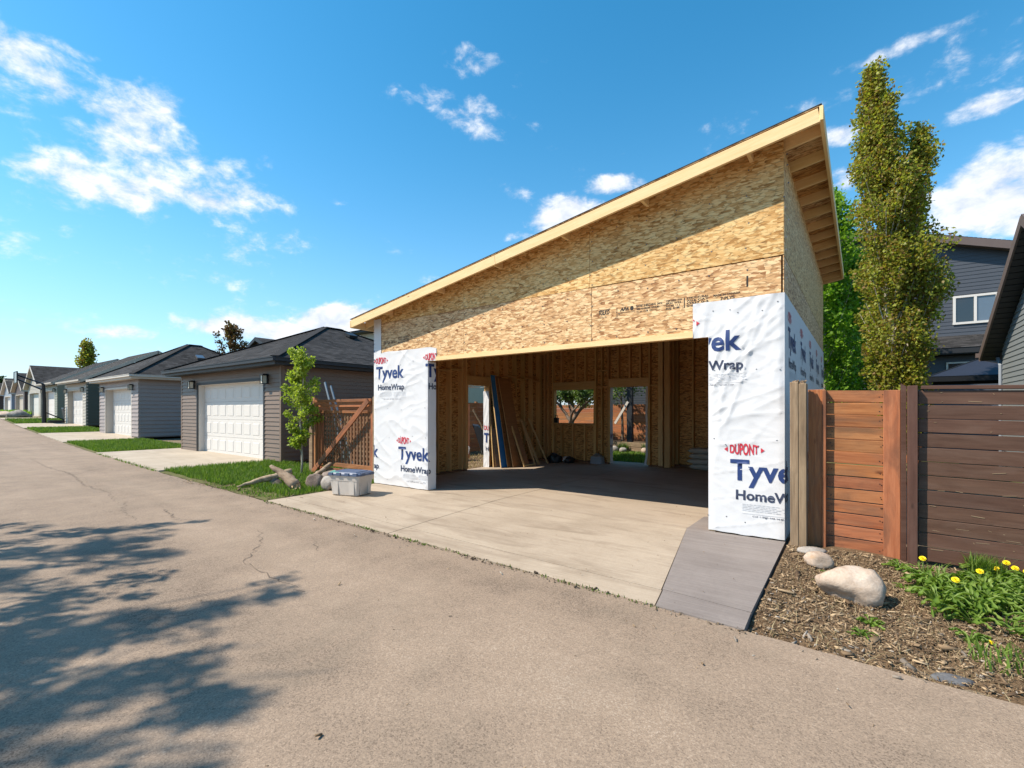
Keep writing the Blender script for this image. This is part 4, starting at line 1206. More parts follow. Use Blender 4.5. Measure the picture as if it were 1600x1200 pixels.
def garage_shell(name, label, X0, X1, Yf, depth, zg, wh, door, door_h, walls, trim, casing, doorm, group, rows=4, cols=8, panels=True, lamps=True, recess=0.20, sidewalls=None, jambm=None, course=.125, proud=.024):
    r = root(name, ((X0 + X1) / 2, Yf, zg), label, 'garage', group)
    sw = sidewalls or walls
    d0, d1 = door
    z1 = zg + wh
    mb = MB()
    t = .10
    mb.box(((X0 + d0) / 2, Yf + t / 2, zg + wh / 2), (d0 - X0, t, wh))
    mb.box(((X1 + d1) / 2, Yf + t / 2, zg + wh / 2), (X1 - d1, t, wh))
    mb.box(((d0 + d1) / 2, Yf + t / 2, (zg + door_h + z1) / 2), (d1 - d0, t, wh - door_h))
    mb.box((X0 + t / 2, Yf + depth / 2 + t / 2, zg + wh / 2), (t, depth - t, wh))
    mb.box((X1 - t / 2, Yf + depth / 2 + t / 2, zg + wh / 2), (t, depth - t, wh))
    mb.box(((X0 + X1) / 2, Yf + depth, zg + wh / 2), (X1 - X0, .02, wh))
    mb.build('wall', sw, r)
    mb = MB()
    siding(mb, (0, Yf - .001, zg), (1, 0, 0), (0, -1, 0), .05, wh, lambda z: (X0, X1), [(d0 - .10, d1 + .10, 0, door_h + .09)], course, proud)
    mb.build('siding', walls, r, kind='stuff')
    mb = MB()
    siding(mb, (X1 + .001, 0, zg), (0, 1, 0), (1, 0, 0), .05, wh, lambda z: (Yf, Yf + depth), (), course, proud)
    siding(mb, (X0 - .001, 0, zg), (0, 1, 0), (-1, 0, 0), .05, wh, lambda z: (Yf, Yf + depth), (), course, proud)
    mb.build('siding', sw, r, kind='stuff')
    for x in (X0, X1):
        s = 1 if x == X1 else -1
        mb = MB()
        mb.box((x - s * .03, Yf - .010, zg + wh / 2), (.085, .026, wh))
        mb.box((x + s * .010, Yf + .035, zg + wh / 2), (.026, .085, wh))
        mb.build('corner_trim', walls, r)
    mb = MB()
    for x, s in ((d0, -1), (d1, 1)):
        mb.box((x + s * .05, Yf - .008, zg + door_h / 2), (.10, .034, door_h))
    mb.box(((d0 + d1) / 2, Yf - .008, zg + door_h + .045), (d1 - d0 + .20, .034, .088))
    df = mb.build('door_frame', casing, r)
    jm = jambm or casing
    mb = MB()
    mb.box((d0 - .012, Yf + recess / 2 + .01, zg + door_h / 2), (.03, recess, door_h))
    mb.box((d1 + .012, Yf + recess / 2 + .01, zg + door_h / 2), (.03, recess, door_h))
    mb.box(((d0 + d1) / 2, Yf + recess / 2 + .01, zg + door_h + .012), (d1 - d0, recess, .03))
    mb.build('door_jamb', jm, r)
    garage_door(r, d0, d1, Yf + recess, zg + .005, zg + door_h, rows, cols, doorm, panels)
    if lamps:
        wall_lamp(r, d0 - .30, Yf - .014, zg + door_h + .02)
        wall_lamp(r, d1 + .26, Yf - .014, zg + door_h + .02)
    return r
def hip_roof(r, X0, X1, Y0, Y1, ze, pitch, m, fascia, gutter, fh=.20):
    hw = (X1 - X0) / 2; xm = (X0 + X1) / 2
    za = ze + hw * pitch
    ya, yb = Y0 + hw, Y1 - hw
    if yb < ya: ya = yb = (Y0 + Y1) / 2
    mb = MB()
    P = lambda x, y, z: (x, y, z)
    A, B, C, D = P(X0, Y0, ze), P(X1, Y0, ze), P(X1, Y1, ze), P(X0, Y1, ze)
    R1, R2 = P(xm, ya, za), P(xm, yb, za)
    roof_face(mb, A, B, R1, R1); roof_face(mb, B, C, R2, R1); roof_face(mb, C, D, R2, R2); roof_face(mb, D, A, R1, R2)
    rf = mb.build('roof', m, r)
    mb = MB()
    for a, b in ((A, R1), (B, R1), (C, R2), (D, R2), (R1, R2)):
        if (Vector(a) - Vector(b)).length > .1: mb.bar(Vector(a) + Vector((0, 0, .02)), Vector(b) + Vector((0, 0, .02)), .22, .025, (0, 0, 1))
    mb.build('ridge_cap', m, rf)
    mb = MB()
    zc = ze - fh / 2 - .004
    mb.box((xm, Y0 + .012, zc), (X1 - X0, .024, fh)); mb.box((xm, Y1 - .012, zc), (X1 - X0, .024, fh))
    mb.box((X0 + .012, (Y0 + Y1) / 2, zc), (.024, Y1 - Y0 - .05, fh)); mb.box((X1 - .012, (Y0 + Y1) / 2, zc), (.024, Y1 - Y0 - .05, fh))
    mb.box((xm, (Y0 + Y1) / 2, ze - fh + .01), (X1 - X0 - .05, Y1 - Y0 - .05, .012))
    mb.build('fascia', fascia, r)
    mb = MB()
    gz = ze - .062
    mb.box((xm, Y0 - .052, gz), (X1 - X0 + .20, .10, .105)); mb.box((xm, Y0 - .110, gz + .045), (X1 - X0 + .22, .016, .022))
    mb.box((X1 + .052, (Y0 + Y1) / 2, gz), (.10, Y1 - Y0, .105)); mb.box((X1 + .110, (Y0 + Y1) / 2, gz + .045), (.016, Y1 - Y0, .022))
    mb.build('gutter', gutter, r)
    return rf, (xm, ya, za), (xm, yb, za)
GRP = 'garages along the left of the alley'
# brown double garage next door
ga = garage_shell('neighbour_garage', 'brown sided double garage with black hip roof and white door, beside the sapling', -12.4, -5.2, 0.8, 7.9, 0.0, 2.78, (-10.92, -6.22), 2.38,
                  V_TAUPE, V_TAUPE, V_TRIMDARK, DOORWHITE, GRP, 4, 8, jambm=DOORWHITE)
rf, ra, rb = hip_roof(ga, -12.8, -4.8, 0.4, 9.1, 2.96, .44, SH_DARK, V_TRIMDARK, V_TRIMDARK)
roof_vent(ga, (-7.85, 4.9, 4.31), Matrix.Rotation(.41, 3, 'Y'))
# grey garage
gb = garage_shell('neighbour_garage', 'pale grey sided garage with a cream gutter, second along the row', -25.8, -19.5, 1.45, 6.6, h(-22), 2.80, (-24.75, -20.55), 2.38,
                  V_LILAC, V_LILAC, V_LTRIM, DOORWHITE, GRP, 4, 8, jambm=V_LTRIM, recess=.3, course=.19, proud=.036)
rf, ra, rb = hip_roof(gb, -26.2, -19.1, 1.05, 8.75, h(-22) + 2.98, .57, SH_DARK, V_LTRIM, V_LTRIM)
roof_vent(gb, (-21.1, 4.6, h(-22) + 4.12), Matrix.Rotation(.52, 3, 'Y'), ALU)

def gable_x(name, label, X0, X1, Yf, depth, zg, wh, pitch, door, walls, side, casing, roofm, fasc, doorm, rows=4, cols=4, panels=True):
    """ridge parallel to the alley, gable ends to the sides"""
    r = garage_shell(name, label, X0, X1, Yf, depth, zg, wh, door, 2.35, walls, casing, casing, doorm, GRP, rows, cols, panels, True, .25, side, None, .20, .045)
    ze = zg + wh + .15
    ov = .38
    ym = Yf + depth / 2; za = ze + (depth / 2 + ov) * pitch
    mb = MB()
    roof_face(mb, (X0 - ov, Yf - ov, ze), (X1 + ov, Yf - ov, ze), (X1 + ov, ym, za), (X0 - ov, ym, za))
    roof_face(mb, (X1 + ov, Yf + depth + ov, ze), (X0 - ov, Yf + depth + ov, ze), (X0 - ov, ym, za), (X1 + ov, ym, za))
    mb.build('roof', roofm, r)
    mb = MB()
    for x in (X0 - ov + .012, X1 + ov - .012):
        for y in (Yf - ov, Yf + depth + ov):
            mb.bar((x, y, ze - .10), (x, ym, za - .10), .20, .024, (1, 0, 0))
    mb.box(((X0 + X1) / 2, Yf - ov + .012, ze - .10), (X1 - X0 + 2 * ov - .05, .024, .19))
    for s, y in ((1, Yf - ov), (-1, Yf + depth + ov)):
        pa, pb = Vector(((X0 + X1) / 2, y + s * .03, ze - .19)), Vector(((X0 + X1) / 2, ym, za - .19))
        mb.bar(pa, pb, X1 - X0 + 2 * ov - .06, .012, Vector((0, -s * pitch, 1)))
    mb.build('fascia', fasc, r)
    mb = MB(); mb.box(((X0 + X1) / 2, Yf - ov - .05, ze - .06), (X1 - X0 + 2 * ov, .10, .10)); mb.build('gutter', fasc, r)
    mb = MB()
    zw = zg + wh
    top = lambda z: (Yf + max(0, (z - zw)) / pitch * 1.0, Yf + depth - max(0, (z - zw)) / pitch)
    for x, n in ((X1, 1), (X0, -1)):
        siding(mb, (x + n * .001, 0, 0), (0, 1, 0), (n, 0, 0), zw, zw + depth / 2 * pitch, top)
    mb.build('gable_siding', side, r, kind='stuff')
    return r
gable_x('neighbour_garage', 'dark green sided gable garage with tan fascia, third along the row', -38.0, -32.5, 2.26, 7.6, h(-35), 2.85, .54, (-37.2, -33.3), V_TAN, V_GREEN, V_TAN, SH_BROWN, V_TAN, DOORWHITE)
gable_x('neighbour_garage', 'beige sided gable garage with a black roof, behind the basketball hoop', -51.0, -45.2, 3.1, 7.6, h(-47), 2.85, .54, (-50.2, -46.2), V_SAGE, V_SAGE, V_TAN, SH_DARK, V_TAN, DOORWHITE, panels=False)
def gable_y(name, label, X0, X1, Yf, depth, zg, wh, pitch, door, walls, casing, roofm, fasc, doorm):
    r = garage_shell(name, label, X0, X1, Yf, depth, zg, wh, door, 2.3, walls, casing, casing, doorm, GRP, 4, 4, False, False, .25)
    ze = zg + wh + .1; ov = .35
    xm = (X0 + X1) / 2; za = ze + ((X1 - X0) / 2 + ov) * pitch
    mb = MB()
    roof_face(mb, (X1 + ov, Yf - ov, ze), (X1 + ov, Yf + depth + ov, ze), (xm, Yf + depth + ov, za), (xm, Yf - ov, za))
    roof_face(mb, (X0 - ov, Yf + depth + ov, ze), (X0 - ov, Yf - ov, ze), (xm, Yf - ov, za), (xm, Yf + depth + ov, za))
    mb.build('roof', roofm, r)
    mb = MB()
    for y in (Yf - ov + .012, Yf + depth + ov - .012):
        for x in (X0 - ov, X1 + ov):
            mb.bar((x, y, ze - .10), (xm, y, za - .10), .22, .024, (0, 1, 0))
    mb.box((X1 + ov - .012, Yf + depth / 2, ze - .10), (.024, depth + 2 * ov - .06, .18))
    for s, x in ((1, X0 - ov), (-1, X1 + ov)):
        mb.bar((x + s * .02, Yf + depth / 2, ze - .17), (xm, Yf + depth / 2, za - .17), depth + 2 * ov - .08, .012, (-s * pitch, 0, 1))
    mb.build('fascia', fasc, r)
    mb = MB()
    zw = zg + wh
    siding(mb, (0, Yf - .001, 0), (1, 0, 0), (0, -1, 0), zw, zw + (X1 - X0) / 2 * pitch, lambda z: (X0 + (z - zw) / pitch, X1 - (z - zw) / pitch))
    mb.build('gable_siding', walls, r, kind='stuff')
    return r
for (X0_, X1_, Yf_, zh, pt, wm, cm, rm, lab) in (
    (-61.5, -55.5, 3.7, 2.75, .66, V_TAN, V_LTRIM, SH_DARK, 'tan garage with a steep dark gable roof and roof vent, fifth along the row'),
    (-74.5, -68.5, 4.4, 2.75, .62, V_BROWN, V_TAN, SH_DARK, 'brown garage with a dark gable roof, sixth along the row'),
    (-87.5, -81.5, 5.0, 2.70, .60, V_GREYBLUE, V_LTRIM, SH_BROWN, 'grey blue garage with a pale gable, seventh along the row'),
    (-100.5, -94.5, 5.3, 2.70, .55, V_BROWN, V_LTRIM, SH_DARK, 'dark brown garage far down the alley, eighth along the row'),
    (-114, -108, 5.6, 2.70, .55, V_BEIGE, V_LTRIM, SH_BROWN, 'beige garage far down the alley, ninth along the row'),
    (-128, -122, 5.8, 2.70, .55, V_GREYBLUE, V_LTRIM, SH_DARK, 'slate garage at the far end of the alley')):
    zg_ = h((X0_ + X1_) / 2)
    ge = gable_y('neighbour_garage', lab, X0_, X1_, Yf_, 7.4, zg_, zh, pt, (X0_ + .8, X1_ - .8), wm, cm, rm, cm, DOORWHITE if wm != V_BROWN else V_TAN)
    if X0_ == -61.5:
        roof_vent(ge, (-57.6, 7.2, zg_ + 4.35), Matrix.Rotation(.58, 3, 'Y'), ALU)

# their driveways and the grass between them
def strip(name, x0, x1, yb, m, dz, kind='structure', n=8, thick=None):
    V = []; F = []
    ny = 6
    for i in range(n + 1):
        x = x0 + (x1 - x0) * i / n
        for j in range(ny + 1):
            ya = road_edge(x) + .01
            y = ya + (yb - ya) * j / ny
            z = h(x) + dz + (0.02 * nz(x * 1.3, y * 1.3) if m is TURF else 0) - (.012 if j == 0 else 0)
            V.append((x, y, z))
    for i in range(n):
        for j in range(ny):
            a = i * (ny + 1) + j
            F.append((a, a + ny + 1, a + ny + 2, a + 1))
    return np_mesh(name, V, F, m, kind=kind, smooth=m is TURF)
def two_slabs(x0, x1, yf):
    d = mesh_obj('driveway', bpy.data.meshes.new('driveway'), None, None, 'structure')
    xm = (x0 + x1) / 2
    z = lambda x, y: h(x) + .005
    d.data.from_pydata([(x0, road_edge(x0), h(x0) - .05), (x1, road_edge(x1), h(x1) - .05), (x1, yf, h(x1) - .05), (x0, yf, h(x0) - .05)], [], [(0, 1, 2, 3)])
    d.data.materials.append(CRACK)
    for a, b in ((x0, xm - .006), (xm + .006, x1)):
        slab('concrete_slab', [(a, road_edge(a) + .02), (b, road_edge(b) + .02), (b, yf), (a, yf)], 0, CONC_PALE, parent=d, zf=z)
two_slabs(-12.9, -5.9, 1.05)
two_slabs(-26.6, -19.3, 1.80)
strip('driveway', -38.4, -32.8, 2.6, CONC_PALE, .01)
strip('driveway', -51.2, -46.0, 3.4, CONC_PALE, .01)
for X0_, yf in ((-61.5, 3.9), (-74.5, 4.6), (-87.5, 5.2), (-100.5, 5.5)):
    strip('driveway', X0_ + .4, X0_ + 5.6, yf, CONC_PALE, .01)
strip('lawn', -5.85, 0.02, 0.9, TURF, -.008, n=24)
strip('lawn', -19.2, -12.95, 1.6, TURF, -.008, n=20)
strip('lawn', -32.7, -26.65, 2.3, TURF, -.008, n=12)
strip('lawn', -45.9, -38.5, 3.1, TURF, -.004, n=12)
strip('lawn', -55.4, -51.3, 3.6, TURF, -.004, n=6)
strip('lawn', -68.4, -61.8, 4.2, TURF, -.004, n=6)
V = [(-200, 7.5, h(-200)), (-5.2, 9.5, -.02), (-5.2, 60, -.02), (-200, 60, h(-200))]
xs_ = list(np.linspace(-160, 40, 60)); grid_sheet('lawn', xs_, [9.3, 12, 16, 22, 30, 60, 120], lambda x, y: h(x) - .03 + 0.02 * nz(x, y), TURF)
grid_sheet('lawn', list(np.linspace(0, 16, 20)), [6.92, 7.6, 8.4, 9.28], lambda x, y: -.035 + .02 * nz(x, y), TURF)

# ------------------------------------------------------------------ houses behind
def house_box(name, label, X0, X1, Y0, Y1, zg, zw, m, cat='house'):
    r = root(name, ((X0 + X1) / 2, Y0, zg), label, cat)
    mb = MB(); mb.box(((X0 + X1) / 2, (Y0 + Y1) / 2, (zg + zw) / 2), (X1 - X0, Y1 - Y0, zw - zg)); mb.build('wall', m, r)
    return r
def gable_front(r, X0, X1, Y0, Y1, zw, xm, za, roofm, fasc, wallm, ov=.4, course=.15, zlow=None, holes=()):
    mb = MB()
    pl_, pr_ = (za - zw) / (xm - X0), (za - zw) / (X1 - xm)
    zl, zr = zw - ov * pl_ + .1, zw - ov * pr_ + .1
    T1 = (xm, Y0 - ov, za + .1); T2 = (xm, Y1 + ov, za + .1)
    roof_face(mb, (X1 + ov, Y0 - ov, zr), (X1 + ov, Y1 + ov, zr), T2, T1)
    roof_face(mb, (X0 - ov, Y1 + ov, zl), (X0 - ov, Y0 - ov, zl), T1, T2)
    mb.build('roof', roofm, r)
    mb = MB()
    for y in (Y0 - ov + .02, Y1 + ov - .02):
        mb.bar((X1 + ov, y, zr - .17), (xm, y, za - .07), .30, .04, (0, 1, 0))
        mb.bar((X0 - ov, y, zl - .17), (xm, y, za - .07), .30, .04, (0, 1, 0))
    ym = (Y0 + Y1) / 2
    mb.bar((X1 + ov - .03, ym, zr - .28), (xm, ym, za - .20), Y1 - Y0 + 2 * ov - .1, .02, (pr_, 0, 1))
    mb.bar((X0 - ov + .03, ym, zl - .28), (xm, ym, za - .20), Y1 - Y0 + 2 * ov - .1, .02, (-pl_, 0, 1))
    mb.build('fascia', fasc, r)
    mb = MB()
    z0 = zlow if zlow is not None else zw
    bf = lambda z: (X0 if z <= zw else X0 + (z - zw) / pl_, X1 if z <= zw else X1 - (z - zw) / pr_)
    siding(mb, (0, Y0 - .002, 0), (1, 0, 0), (0, -1, 0), z0, za, bf, holes, course, .016)
    mb.build('siding', wallm, r, kind='stuff')
# slate blue two storey house on the right
hx0, hx1, hy0, hy1 = 3.2, 13.1, 20.8, 29.0
hd = house_box('two_storey_house', 'dark slate sided house with a white slider window, beyond the tall poplar', hx0, hx1, hy0, hy1, -.3, 7.9, V_BLUEGREY)
gable_front(hd, hx0, hx1, hy0, hy1, 7.95, 8.2, 9.55, SH_DARK, V_BROWNTRIM, V_BLUEGREY, .45, .155, -.2, [(11.13, 12.50, 5.07, 6.28)])
wn_ = MB()
wx0, wx1, wz0, wz1 = 11.18, 12.45, 5.12, 6.22
for z in (wz0, wz1): wn_.box(((wx0 + wx1) / 2, hy0 - .03, z), (wx1 - wx0 + .10, .07, .09))
for x in (wx0, wx1, (wx0 + wx1) / 2): wn_.box((x, hy0 - .03, (wz0 + wz1) / 2), (.085, .07, wz1 - wz0 - .09))
wf = wn_.build('window', DOORWHITE, hd)
for a, b, m_ in ((wx0, (wx0 + wx1) / 2, PANE_DK), ((wx0 + wx1) / 2, wx1, PANE)):
    block('pane', ((a + b) / 2, hy0 - .012, (wz0 + wz1) / 2), (b - a - .085, .012, wz1 - wz0 - .09), m_, wf)
block('window_blind', (12.13, hy0 + .0, 5.55), (.5, .006, .7), V_GREYBLUE, wf)
# porch roof along its back wall
mb = MB(); roof_face(mb, (3.2, 19.0, 3.95), (13.6, 19.0, 3.95), (13.6, 20.78, 4.62), (3.2, 20.78, 4.62)); mb.build('porch_roof', SH_DARK, hd)
mb = MB(); mb.box((8.4, 19.05, 3.84), (10.4, .06, .20)); mb.box((8.4, 19.9, 3.72), (10.3, 1.7, .02)); mb.build('porch_fascia', V_TRIMDARK, hd)
mb = MB(); siding(mb, (0, 19.6, 0), (1, 0, 0), (0, -1, 0), -.2, 3.7, lambda z: (3.4, 13.2), (), .155, .016); mb.box((8.3, 20.2, 1.7), (9.8, 1.18, 3.9)); mb.build('lower_wall', V_BLUEGREY, hd)
lw = MB(); lw.box((11.25, 19.56, 3.05), (.9, .07, .75)); pw = lw.build('window', DOORWHITE, hd)
block('pane', (11.25, 19.52, 3.05), (.78, .02, .63), PANE_DK, pw)
# garage over the fence on the far right: gable end towards us
rn = root('neighbour_garage', (13.4, 6.7, -.2), 'grey sided garage with brown rake boards and dark soffit, behind the brown fence', 'garage')
rz = -.16
ex, ry0, ry1, rym, rze, rza = 10.8, 3.3, 10.1, 6.7, 2.95, 5.18
mb = MB(); mb.box((13.4, 6.7, 1.3), (5.2 - .02, 6.8, 2.95)); mb.build('wall', V_SLATE2, rn)
mb = MB()
pt = (rza - rze) / (rym - ry0 + .5)
bs = lambda z: (ry0 if z < rze + .05 else ry0 + (z - rze - .05) / pt, ry1 if z < rze + .05 else ry1 - (z - rze - .05) / pt)
zc = rz
while zc < rza - .36:
    mp_ = MB(); siding(mp_, (ex - .002, 0, 0), (0, 1, 0), (-1, 0, 0), zc, min(zc + .115, rza - .35), bs, (), .115, .016)
    mp_.build('siding_board', V_SLATE2, rn); zc += .115
siding(mb, (0, ry0 - .002, 0), (1, 0, 0), (0, -1, 0), rz, rze - .1, lambda z: (ex, 16))
mb.build('siding', V_SLATE2, rn, kind='stuff')
mb = MB()
roof_face(mb, (10.46, ry0 - .5, rze), (16.4, ry0 - .5, rze), (16.4, rym, rza), (10.46, rym, rza))
roof_face(mb, (16.4, ry1 + .5, rze), (10.46, ry1 + .5, rze), (10.46, rym, rza), (16.4, rym, rza))
mb.build('roof', SH_DARK, rn)
for y in (ry0 - .5, ry1 + .5):
    board('rake_board', (10.47, y, rze - .10), (10.47, rym, rza - .10), .19, .034, (1, 0, 0), V_BROWNTRIM, rn)
    s = 1 if y < rym else -1
    # soffit planks under the rake overhang
    for k in range(24):
        f0 = (k + .5) / 24
        yy = y + (rym - y) * f0; zz = rze - .20 + (rza - rze) * f0
        board('soffit_plank', (10.49, yy, zz), (10.80, yy, zz), .165, .012, (0, -s * pt, 1), V_TRIMDARK, rn)
mb = MB(); mb.box((13.4, ry1 + .56, rze - .06), (6.0, .11, .11)); mb.box((13.4, ry1 + .5, rze - .12), (5.9, .03, .18)); mb.build('gutter', V_BROWNTRIM, rn)
mb = MB(); mb.tube([(10.77, ry1 + .45, rze - .12), (10.77, ry1 + .1, rze - .35), (10.77, ry1 + .06, rz)], .035, 8); mb.build('downspout', V_GREYBLUE, rn)
# gazebo canopy
gz = root('gazebo', (11.0, 14.9, -.2), 'black metal hip roofed gazebo between the poplar and the grey garage', 'gazebo')
gx0, gx1, gy0, gy1 = 9.75, 12.35, 13.7, 16.2
ap = Vector(((gx0 + gx1) / 2, (gy0 + gy1) / 2, 3.12))
NAVY = plain('dark_canopy_metal', (0.022, 0.026, 0.040), 0.45, 0.2, 3)
cr = [Vector((gx0, gy0, 2.55)), Vector((gx1, gy0, 2.55)), Vector((gx1, gy1, 2.55)), Vector((gx0, gy1, 2.55))]
for i in range(4):
    a, b = cr[i], cr[(i + 1) % 4]
    m_ = (a + b) / 2
    for p, q in ((a, m_), (m_, b)):
        mb = MB(); n_ = (b - a).cross(ap - a).normalized() * .012
        mb.quad([p + n_, q + n_, ap + n_]); mb.quad([ap - n_, q - n_, p - n_]); mb.build('roof_panel', NAVY, gz)
    mb = MB(); mb.bar(a, ap, .05, .05, (0, 0, 1)); mb.build('roof_rib', BLACKM, gz)
    mb = MB(); mb.bar(a - Vector((0, 0, .08)), b - Vector((0, 0, .08)), .04, .15, (0, 0, 1)); mb.build('eave_beam', BLACKM, gz)
    mb = MB(); mb.box((a.x * .97 + ap.x * .03, a.y * .97 + ap.y * .03, 1.1), (.09, .09, 2.75)); mb.build('post', BLACKM, gz)
# houses seen over the roofs
hb = house_box('house', 'cream sided house, a sliver between the black hip roof and the new garage eave', -25.9, -15.0, 18.5, 28, 0, 7.75, V_CREAM)
mb = MB(); mb.box((-20.4, 23.2, 8.0), (12.2, 10.8, .10)); mb.build('soffit', V_TRIMDARK, hb)
mb = MB(); siding(mb, (0, 18.49, 0), (1, 0, 0), (0, -1, 0), 4.0, 7.9, lambda z: (-25.9, -15), (), .16, .016); mb.build('siding', V_CREAM, hb, kind='stuff')
mb = MB(); roof_face(mb, (-26.6, 17.7, 8.1), (-14.2, 17.7, 8.1), (-14.2, 23, 8.35), (-26.6, 23, 8.35)); roof_face(mb, (-14.2, 28.7, 8.1), (-26.6, 28.7, 8.1), (-26.6, 23, 8.35), (-14.2, 23, 8.35)); mb.build('roof', SH_DARK, hb)
hc = house_box('house', 'brown house whose small dark gable peeks over the black hip roof', -41.5, -34.6, 15.9, 24, .3, 6.9, V_BROWN)
gable_front(hc, -41.5, -34.6, 15.9, 24, 6.9, -38.05, 8.35, SH_DARK, V_TRIMDARK, V_BROWN)
hf = house_box('house', 'dark sided house past the back fence, seen through the doorway', -6.5, 3.0, 24.0, 33, -.1, 6.0, V_TRIMDARK)
mb = MB(); siding(mb, (0, 23.99, 0), (1, 0, 0), (0, -1, 0), 0, 6, lambda z: (-6.5, 3.0), (), .155, .016); mb.build('siding', V_TRIMDARK, hf, kind='stuff')
gable_front(hf, -6.5, 3.0, 24, 33, 6.0, -1.75, 7.6, SH_DARK, V_TRIMDARK, V_TRIMDARK)
# ------------------------------------------------------------------ right hand fence, gate and posts
def gnd_r(x, y):
    """mulch bed height right of the driveway"""
    t = min(max((y + 2.6) / 2.4, -0.1), 1.15)
    return h(x) - 0.075 + 0.085 * t + 0.028 * nz(x * 1.7, y * 1.9, 5) + 0.010 * nz(x * 6, y * 6, 7)
FT = lambda x: 1.695 - 0.020 * (x - 8.4)
# brown stained fence
fn = root('wooden_fence', (9.6, -0.13, 0), 'dark brown stained fence of wide horizontal boards, right of the cedar gate', 'fence')
nb = 12; bh = 0.1365
for k in range(nb):
    zt = lambda x: FT(x) - 0.015 - bh * k - bh / 2
    rr = random.Random(k)
    dz_ = rr.uniform(-.003, .003)
    board('fence_board', (8.478, -0.120 + rr.uniform(-.003, .003), zt(8.478) + dz_), (11.4, -0.120 + rr.uniform(-.004, .004), zt(11.4) + rr.uniform(-.004, .004)), bh - 0.006 - rr.random() * .004, 0.036, (0, -1, 0), BROWN, fn, 0.003)
board('cap_rail', (8.50, -0.120, FT(8.5) + .012), (11.4, -0.120, FT(11.4) + .012), 0.075, 0.034, (0, 0, 1), BROWN, fn, 0.003)
for x in (9.9, 11.35):
    board('fence_post', (x, -0.03, -.3), (x, -0.03, FT(x) - .02), 0.089, 0.089, (0, -1, 0), BROWN, fn, 0.004)
# its end post beside the gate: two boards
board('end_post', (8.432, -0.165, -.15), (8.432, -0.165, FT(8.4) + .028), 0.075, 0.10, (0, -1, 0), BROWN, fn, 0.004)
panel('end_post', [(0, 0), (0.040, 0), (0.040, 1.87), (0, 1.90)], 0.10, FR(8.350, -.15, -.118), BROWN, fn)
mb = MB()
rnd = random.Random(11)
for k in range(70):
    x = rnd.uniform(8.53, 10.2); b_ = rnd.randrange(12); zz = FT(x) - .015 - bh * (b_ + rnd.random())
    l_ = rnd.choice((.01, .015, .02, .05, .09)) ; w_ = rnd.uniform(.002, .006)
    mb.bar((x, -.1392, zz), (x + l_, -.1392, zz + rnd.uniform(-.012, .012)), w_, .002, (0, -1, 0))
mb.build('scuff_mark', GREYWOOD, fn, kind='stuff')
# cedar gate
gt = root('garden_gate', (8.04, -0.02, 0), 'orange cedar gate of horizontal boards between the grey post and the brown fence', 'gate')
nb2 = 13; gh = 1.70 / nb2 * 1.0
for k in range(nb2):
    z = 1.706 - gh * (k + .5)
    rr = random.Random(50 + k)
    board('gate_board', (7.69, 0.030 + rr.uniform(-.003, .003), z), (8.36, 0.030 + rr.uniform(-.003, .003), z - .016), gh - .010, 0.028, (0, -1, 0), CEDAR if k % 4 in (1, 2) else CEDAR_LT, gt, 0.003)
board('stile', (8.283, -0.004, -.03), (8.283, -0.004, 1.690), 0.135, 0.036, (0, -1, 0), CEDAR_LT, gt, 0.004)
board('stile', (7.640, 0.010, -.03), (7.640, 0.010, 1.712), 0.155, 0.050, (0, -1, 0), CEDAR, gt, 0.004)
board('stile', (7.713, -0.012, -.03), (7.713, -0.012, 1.705), 0.036, 0.090, (0, -1, 0), CEDAR_LT, gt, 0.004)
mb = MB(); rnd = random.Random(4)
for k in range(nb2):
    z = 1.706 - gh * (k + .5)
    for x in (7.76, 7.78, 8.19, 8.205):
        mb.box((x + rnd.uniform(-.008, .008), .0145, z + rnd.uniform(-.03, .03) - .016 * (x - 7.7) / .66), (.008, .004, .008))
mb.build('screw', BLACKM, gt, kind='stuff')
# grey square post
gp = root('fence_post', (7.49, -0.14, 0), 'thick weathered grey post with a split top, at the corner of the white wrap', 'post')
mb = MB()
V = []; F = []
N_ = 9
for i, (ox, w0) in enumerate(((7.447, .074), (7.525, .080))):
    for zi in range(2):
        pass
prt = board('timber', (7.453, -0.135, -.25), (7.448, -0.135, 1.795), 0.080, 0.14, (0, -1, 0), GREYWOOD, gp, 0.006)
prt = board('timber', (7.530, -0.132, -.25), (7.526, -0.132, 1.775), 0.074, 0.14, (0, -1, 0), GREYWOOD, gp, 0.006)
mb = MB(); rnd = random.Random(8)
for k in range(26):
    mb.bar((7.42 + rnd.random() * .135, -.20 + rnd.random() * .13, 1.76), (7.42 + rnd.random() * .135, -.20 + rnd.random() * .13, 1.80 + rnd.random() * .012), .012, .012, (0, 1, 0))
mb.build('splinter', GREYWOOD, gp, kind='stuff')

# ------------------------------------------------------------------ lattice gate on the left
lg = root('lattice_gate', (-1.3, 0.15, 0), 'cedar framed gate with diagonal brace and brown lattice, left of the white wrapped wall', 'gate')
yl = 0.16
GX0, GX1, GZ0, GZ1 = -2.42, -0.28, 0.10, 1.71
for i, ins in enumerate((0.0, 0.11, 0.25)):
    yy = yl - .02 + .045 * i
    w_ = .060
    board('top_rail', (GX0 + ins * .45, yy, GZ1 - ins), (GX1 - ins * .9, yy, GZ1 - ins), w_, .036, (0, -1, 0), CEDAR_LT, lg, .003)
    board('stile', (GX0 + ins * .45 + .03, yy - .003, GZ0), (GX0 + ins * .45 + .03, yy - .003, GZ1 - ins - .032), w_, .034, (0, -1, 0), CEDAR_LT, lg, .003)
board('stile', (GX1 - .02, yl + .03, GZ0), (GX1 - .02, yl + .03, GZ1 - .03), .10, .036, (0, -1, 0), CEDAR_LT, lg, .003)
